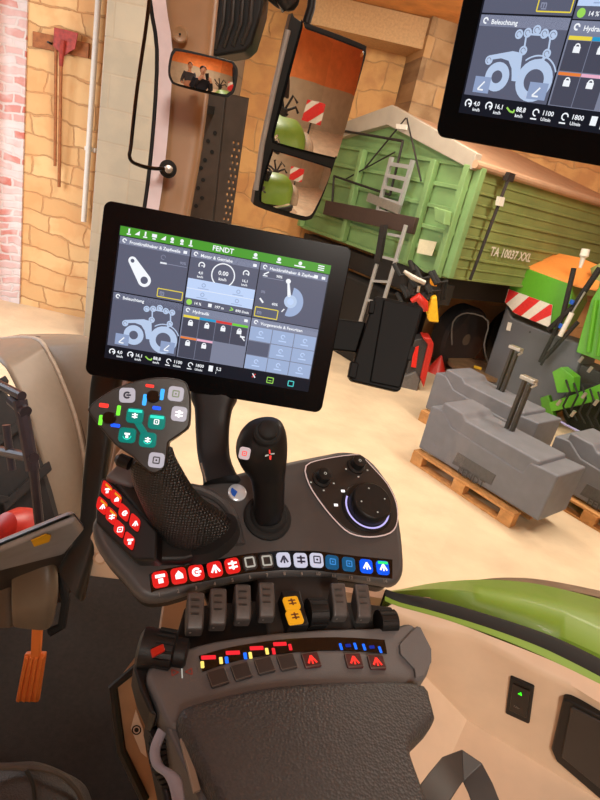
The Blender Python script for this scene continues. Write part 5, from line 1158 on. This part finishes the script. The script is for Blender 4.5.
# black box by the window
b0 = at(388, 343, .80)
BX = Fr(b0, at(402, 347, .80)-b0, at(396, 300, .80)-b0)
t = thing('phone_cradle_box', 'black hinged plastic box fixed beside the window right of the lower monitor', 'box', BX.p(380, 385))
bp_ = [(374, 298), (377, 296), (420, 305), (424, 309), (401, 389), (398, 392), (352, 381), (349, 377)]
mb = MB(); mb.prism([BX.p(u, v) for u, v in bp_], -BX.z*.028, mat('black box plastic', (9, 9, 9), .6, spec=.2)); mb.build('body', t, bevel=.003)
mb = MB(); mb.prism([BX.p(u, v, .0035) for u, v in ((384, 299), (419, 307), (422, 310), (400, 388), (370, 382))], -BX.z*.004, mat('black box plastic', (9, 9, 9), .6, spec=.2)); mb.build('lid', t, bevel=.002)
for q in ((370, 300, 376, 301, 374, 314, 368, 313), (351, 361, 359, 363, 356, 379, 348, 377)):
    mb = MB(); mb.prism([BX.p(q[i], q[i+1], .004) for i in (0, 2, 4, 6)], -BX.z*.02, mat('black box plastic', (9, 9, 9), .6, spec=.2)); mb.build('hinge', t, bevel=.002)
mb = MB(); mb.prism([BX.p(u, v, .003) for u, v in ((410, 345), (416, 347), (411, 361), (405, 359))], -BX.z*.015, SOFT); mb.build('catch', t, bevel=.002)
mb = MB(); mb.prism([BX.p(u, v, -.012) for u, v in ((320, 316), (367, 322), (362, 353), (318, 348))], -BX.z*.012, mat('black box plastic', (9, 9, 9), .6, spec=.2)); mb.build('mounting_plate', t, bevel=.003)
mb = MB(); mb.bar(BX.p(325, 335, -.018), MF1.w(.1, -.01, -.03), .02, .012, mat('black box plastic', (9, 9, 9), .6, spec=.2)); mb.build('mounting_arm', t, bevel=.002)

# what the mirrors show: the rear of the barn and of the tractor
def mref(u, v, RC, cuv, dist):
    p = MF.p(u, v); c_m = MF.p(*cuv); nn = (mn+(p-c_m)/RC).normalized(); d = (p-CAM).normalized(); rr = d-nn*2*d.dot(nn); return p, rr
GC = (sum(p[0] for p in gl1)/len(gl1), sum(p[1] for p in gl1)/len(gl1))
def mp(u, v, dist):
    p, rr = mref(u, v, 1.5, GC, dist); return p+rr*dist

def superel(mb, c, ax, ay, az, mt, n=24, e=.7, half=False):
    R_s = []
    for i in range(n+1):
        ph = (-math.pi/2 if not half else 0)+(math.pi if not half else math.pi/2)*i/n
        cz = math.copysign(abs(math.sin(ph))**e, math.sin(ph)); rr = max(abs(math.cos(ph))**e, .002)
        R_s.append([c+ax*(rr*math.copysign(abs(math.cos(t))**e, math.cos(t)))+ay*(rr*math.copysign(abs(math.sin(t))**e, math.sin(t)))+az*cz for t in [2*math.pi*k/n for k in range(n)]])
    mb.rings(R_s, mt)
gq = mp(285, 130, 2.7)
t = thing('rear_wheel_guard', 'rounded green rear wheel guard seen in the side mirror', 'mudguard', V((gq.x, gq.y, gq.z-.3)))
mb = MB(); superel(mb, gq-Z*.36-RR*.05, RR*.44, FF*.6, Z*.56, FGREEN, half=True); mb.build('shell', t, smooth=80)
mb = MB(); superel(mb, gq-Z*.34+RR*.39, RR*.14, FF*.5, Z*.34, mat('beige guard edge', (170, 150, 125), .6), half=True); mb.build('edge', t, smooth=80)
c = V((gq.x, gq.y, .85)); t = thing('rear_tractor_wheel', 'large dark rear wheel of the tractor under the green guard', 'wheel', V((c.x, c.y, 0)))
mb = MB(); mb.tube2([(-.26, .45), (-.26, .78), (-.2, .85), (.2, .85), (.26, .78), (.26, .45)], c, RR, TYRE, 40); mb.build('carcass', t)
mb = MB(); mb.tube2([(.2, .46), (.1, .4), (.05, .15), (.12, .01)], c, RR, RED, 30); mb.build('rim', t)
wq = mp(312, 112, 6.2); wn_ = -(wq-MF.p(312, 112)).normalized(); wn_.z = 0; wn_.normalize(); wx = Z.cross(wn_); WB = Fr(wq, wx, Z); WB.z = wn_
t = thing('striped_sign', 'square red and white striped warning sign on a stand, seen in the side mirror', 'sign', V((wq.x, wq.y, 0)))
mb = MB(); mb.prism([WB.w(a*.36, b*.36, 0) for a, b in ((-1, -1), (1, -1), (1, 1), (-1, 1))], -wn_*.02, WHITE); pb_ = mb.build('board', t)
mb = MB()
for q in (((-1, .3), (-1, 1), (-.3, 1), (1, -.3), (1, -1), (.3, -1)), ((1, .5), (1, 1), (.5, 1)), ((-1, -.5), (-1, -1), (-.5, -1))): mb.prism([WB.w(a*.36, b*.36, .002) for a, b in q], wn_*.002, mat('red stripe', (216, 40, 40), .4))
mb.each('stripe', pb_)
mb = MB(); mb.bar(V((wq.x, wq.y, 0))-wn_*.05, wq-wn_*.05, .05, .05, DARK); mb.build('post', t)
mb = MB(); mb.box(V((wq.x, wq.y, .02)), wx*.3, wn_*.2, Z*.02, DARK); mb.build('foot', t)
fq = mp(282, 106, 5.0); t = thing('black_implement', 'black forked implement standing beside the striped warning panel', 'implement', V((fq.x, fq.y, 0)))
mb = MB(); mb.box(V((fq.x, fq.y, fq.z*.5)), wx*.12, wn_*.12, Z*fq.z*.5, DARK); mb.build('mast', t)
mb = MB()
for k in range(6):
    a = k*1.05; mb.tube([fq-Z*.1, fq+wx*.35*math.cos(a)+Z*(.1+.3*math.sin(a)), fq+wx*.5*math.cos(a+.3)+Z*(.1+.25*math.sin(a+.6))], .04, SOFT, 8)
mb.each('fork_arm', t)
# people seen in the small mirror
SKIN = mat('skin', (214, 160, 128), .55, var=.04); CLO = mat('dark jacket cloth', (28, 30, 38), .85, var=.15); CLO2 = mat('grey sweater', (70, 72, 80), .85, var=.15); HAIR = mat('brown hair', (86, 54, 32), .7, var=.3, scale=60); HAIR2 = mat('dark cap', (24, 24, 28), .7)
def skinmesh(name, parent, V_, E_, rad_, mt, sub=2):
    me = bpy.data.meshes.new(name); t0 = wmat(parent)
    me.from_pydata([V(v)-t0 for v in V_], E_, []); me.materials.append(mt); o = bpy.data.objects.new(name, me); COL.objects.link(o); o.parent = parent
    md = o.modifiers.new('skin', 'SKIN'); md.use_smooth_shade = True
    for v, r_ in zip(me.skin_vertices[0].data, rad_): v.radius = (r_, r_)
    me.skin_vertices[0].data[0].use_root = True
    q_ = o.modifiers.new('s', 'SUBSURF'); q_.levels = sub; q_.render_levels = sub; return o
def person(hx, hy, hz, label, hands, jacket, hair, tgt):
    T = thing('person', label, 'person', (hx, hy-.05, hz-.85)); H = V((hx, hy, hz))
    n_ = H+V((0, -.02, -.14)); ch = H+V((0, -.06, -.34)); pv = H+V((0, -.1, -.8))
    verts = [pv, H+V((0, -.09, -.58)), ch, H+V((0, -.04, -.22)), n_, H+V((0, -.01, -.04))]; E = [(0, 1), (1, 2), (2, 3), (3, 4), (4, 5)]; rd = [.15, .14, .155, .09, .055, .06]
    for sx_, hd_ in zip((-1, 1), hands):
        hd_ = V(hd_); sh = H+V((sx_*.18, -.05, -.26)); el = H+V((sx_*.26, .02, -.50)); b_ = len(verts)
        wr = hd_+(el-hd_).normalized()*.085
        verts += [sh, el, wr, hd_]; E += [(2, b_), (b_, b_+1), (b_+1, b_+2), (b_+2, b_+3)]; rd += [.075, .05, .03, .034]
    for sx_ in (-1, 1):
        b_ = len(verts); verts += [pv+V((sx_*.12, .38, .02)), pv+V((sx_*.13, .42, -.38))]; E += [(0, b_), (b_, b_+1)]; rd += [.085, .05]
    skinmesh('body', T, verts, E, rd, SKIN)
    o = skinmesh('jacket', T, [pv+V((0, 0, .02)), verts[1], ch, H+V((0, -.045, -.235))]+sum([[verts[6+4*k], verts[7+4*k], verts[8+4*k]] for k in (0, 1)], []), [(0, 1), (1, 2), (2, 3), (2, 4), (4, 5), (5, 6), (2, 7), (7, 8), (8, 9)], [.17, .155, .172, .10, .09, .062, .042, .09, .062, .042], jacket)
    mb = MB(); superel(mb, H, V((.075, 0, 0)), V((0, .095, 0)), V((0, 0, .115)), SKIN, e=1.0, n=20)
    mb.tube([H+V((0, .09, .02)), H+V((0, .115, -.018)), H+V((0, .09, -.03))], [.009, .014, .010], SKIN, 10)
    for sx_ in (-1, 1): superel(mb, H+V((sx_*.076, -.005, -.005)), V((.012, 0, 0)), V((0, .02, 0)), V((0, 0, .032)), SKIN, n=10, e=1)
    hdo = mb.build('head', T, smooth=80)
    for sx_ in (-1, 1):
        mb = MB(); superel(mb, H+V((sx_*.03, .083, .012)), V((.013, 0, 0)), V((0, .008, 0)), V((0, 0, .008)), mat('eye white', (235, 230, 225), .3), n=10, e=1); superel(mb, H+V((sx_*.03, .0895, .012)), V((.006, 0, 0)), V((0, .004, 0)), V((0, 0, .006)), SOFT, n=10, e=1); mb.build('eye', hdo)
    mb = MB(); superel(mb, H+V((0, .088, -.055)), V((.024, 0, 0)), V((0, .008, 0)), V((0, 0, .007)), mat('lips', (176, 96, 84), .5), n=12, e=1); mb.build('mouth', hdo)
    mb = MB(); superel(mb, H+V((0, -.018, .035)), V((.086, 0, 0)), V((0, .098, 0)), V((0, 0, .095)), hair, n=18, e=1); mb.build('hair', T, smooth=80)
    for sx_, hd_ in zip((-1, 1), hands):
        hd_ = V(hd_); base = hd_
        for k in range(4):
            p0 = base+V((sx_*.005, .0, .022-.018*k)); p1 = p0+V((-sx_*.012, .032-.002*k, .004)); p2 = p1+V((-sx_*.026, .004, 0)); p3 = p2+V((-sx_*.016, -.008, 0))
            mb = MB(); mb.tube([p0, p1, p2, p3], [.0095, .009, .0085, .0065], SKIN, 8); mb.build('finger', T, smooth=80)
        mb = MB(); mb.tube([base+V((0, -.005, -.01)), base+V((-sx_*.02, -.03, .008)), base+V((-sx_*.034, -.026, .022))], [.012, .0105, .007], SKIN, 8); mb.build('thumb', T, smooth=80)
    return T
person(-.05, -.36, 2.62, 'seated person in a dark jacket holding up a phone, seen in the small mirror', ((-.10, -.075, 2.49), (.085, -.075, 2.49)), CLO, HAIR2, None)
person(-.42, -1.05, 2.66, 'person in a grey sweater behind the seat, seen in the small mirror', ((-.6, -.72, 2.14), (-.24, -.72, 2.14)), CLO2, HAIR, None)
t = thing('phone', 'black phone held up by the seated person', 'phone', (0, -.05, 2.42))
mb = MB(); mb.box(CAM-c0.normalized()*.05, cx*.0375, cy*.075, c0.normalized()*.004, SOFT); mb.build('case', t, bevel=.003)
mb = MB(); mb.box(CAM-c0.normalized()*.0545, cx*.034, cy*.071, c0.normalized()*.0004, glow('dim phone screen', (60, 60, 64), .6)); mb.build('phone_screen', t)
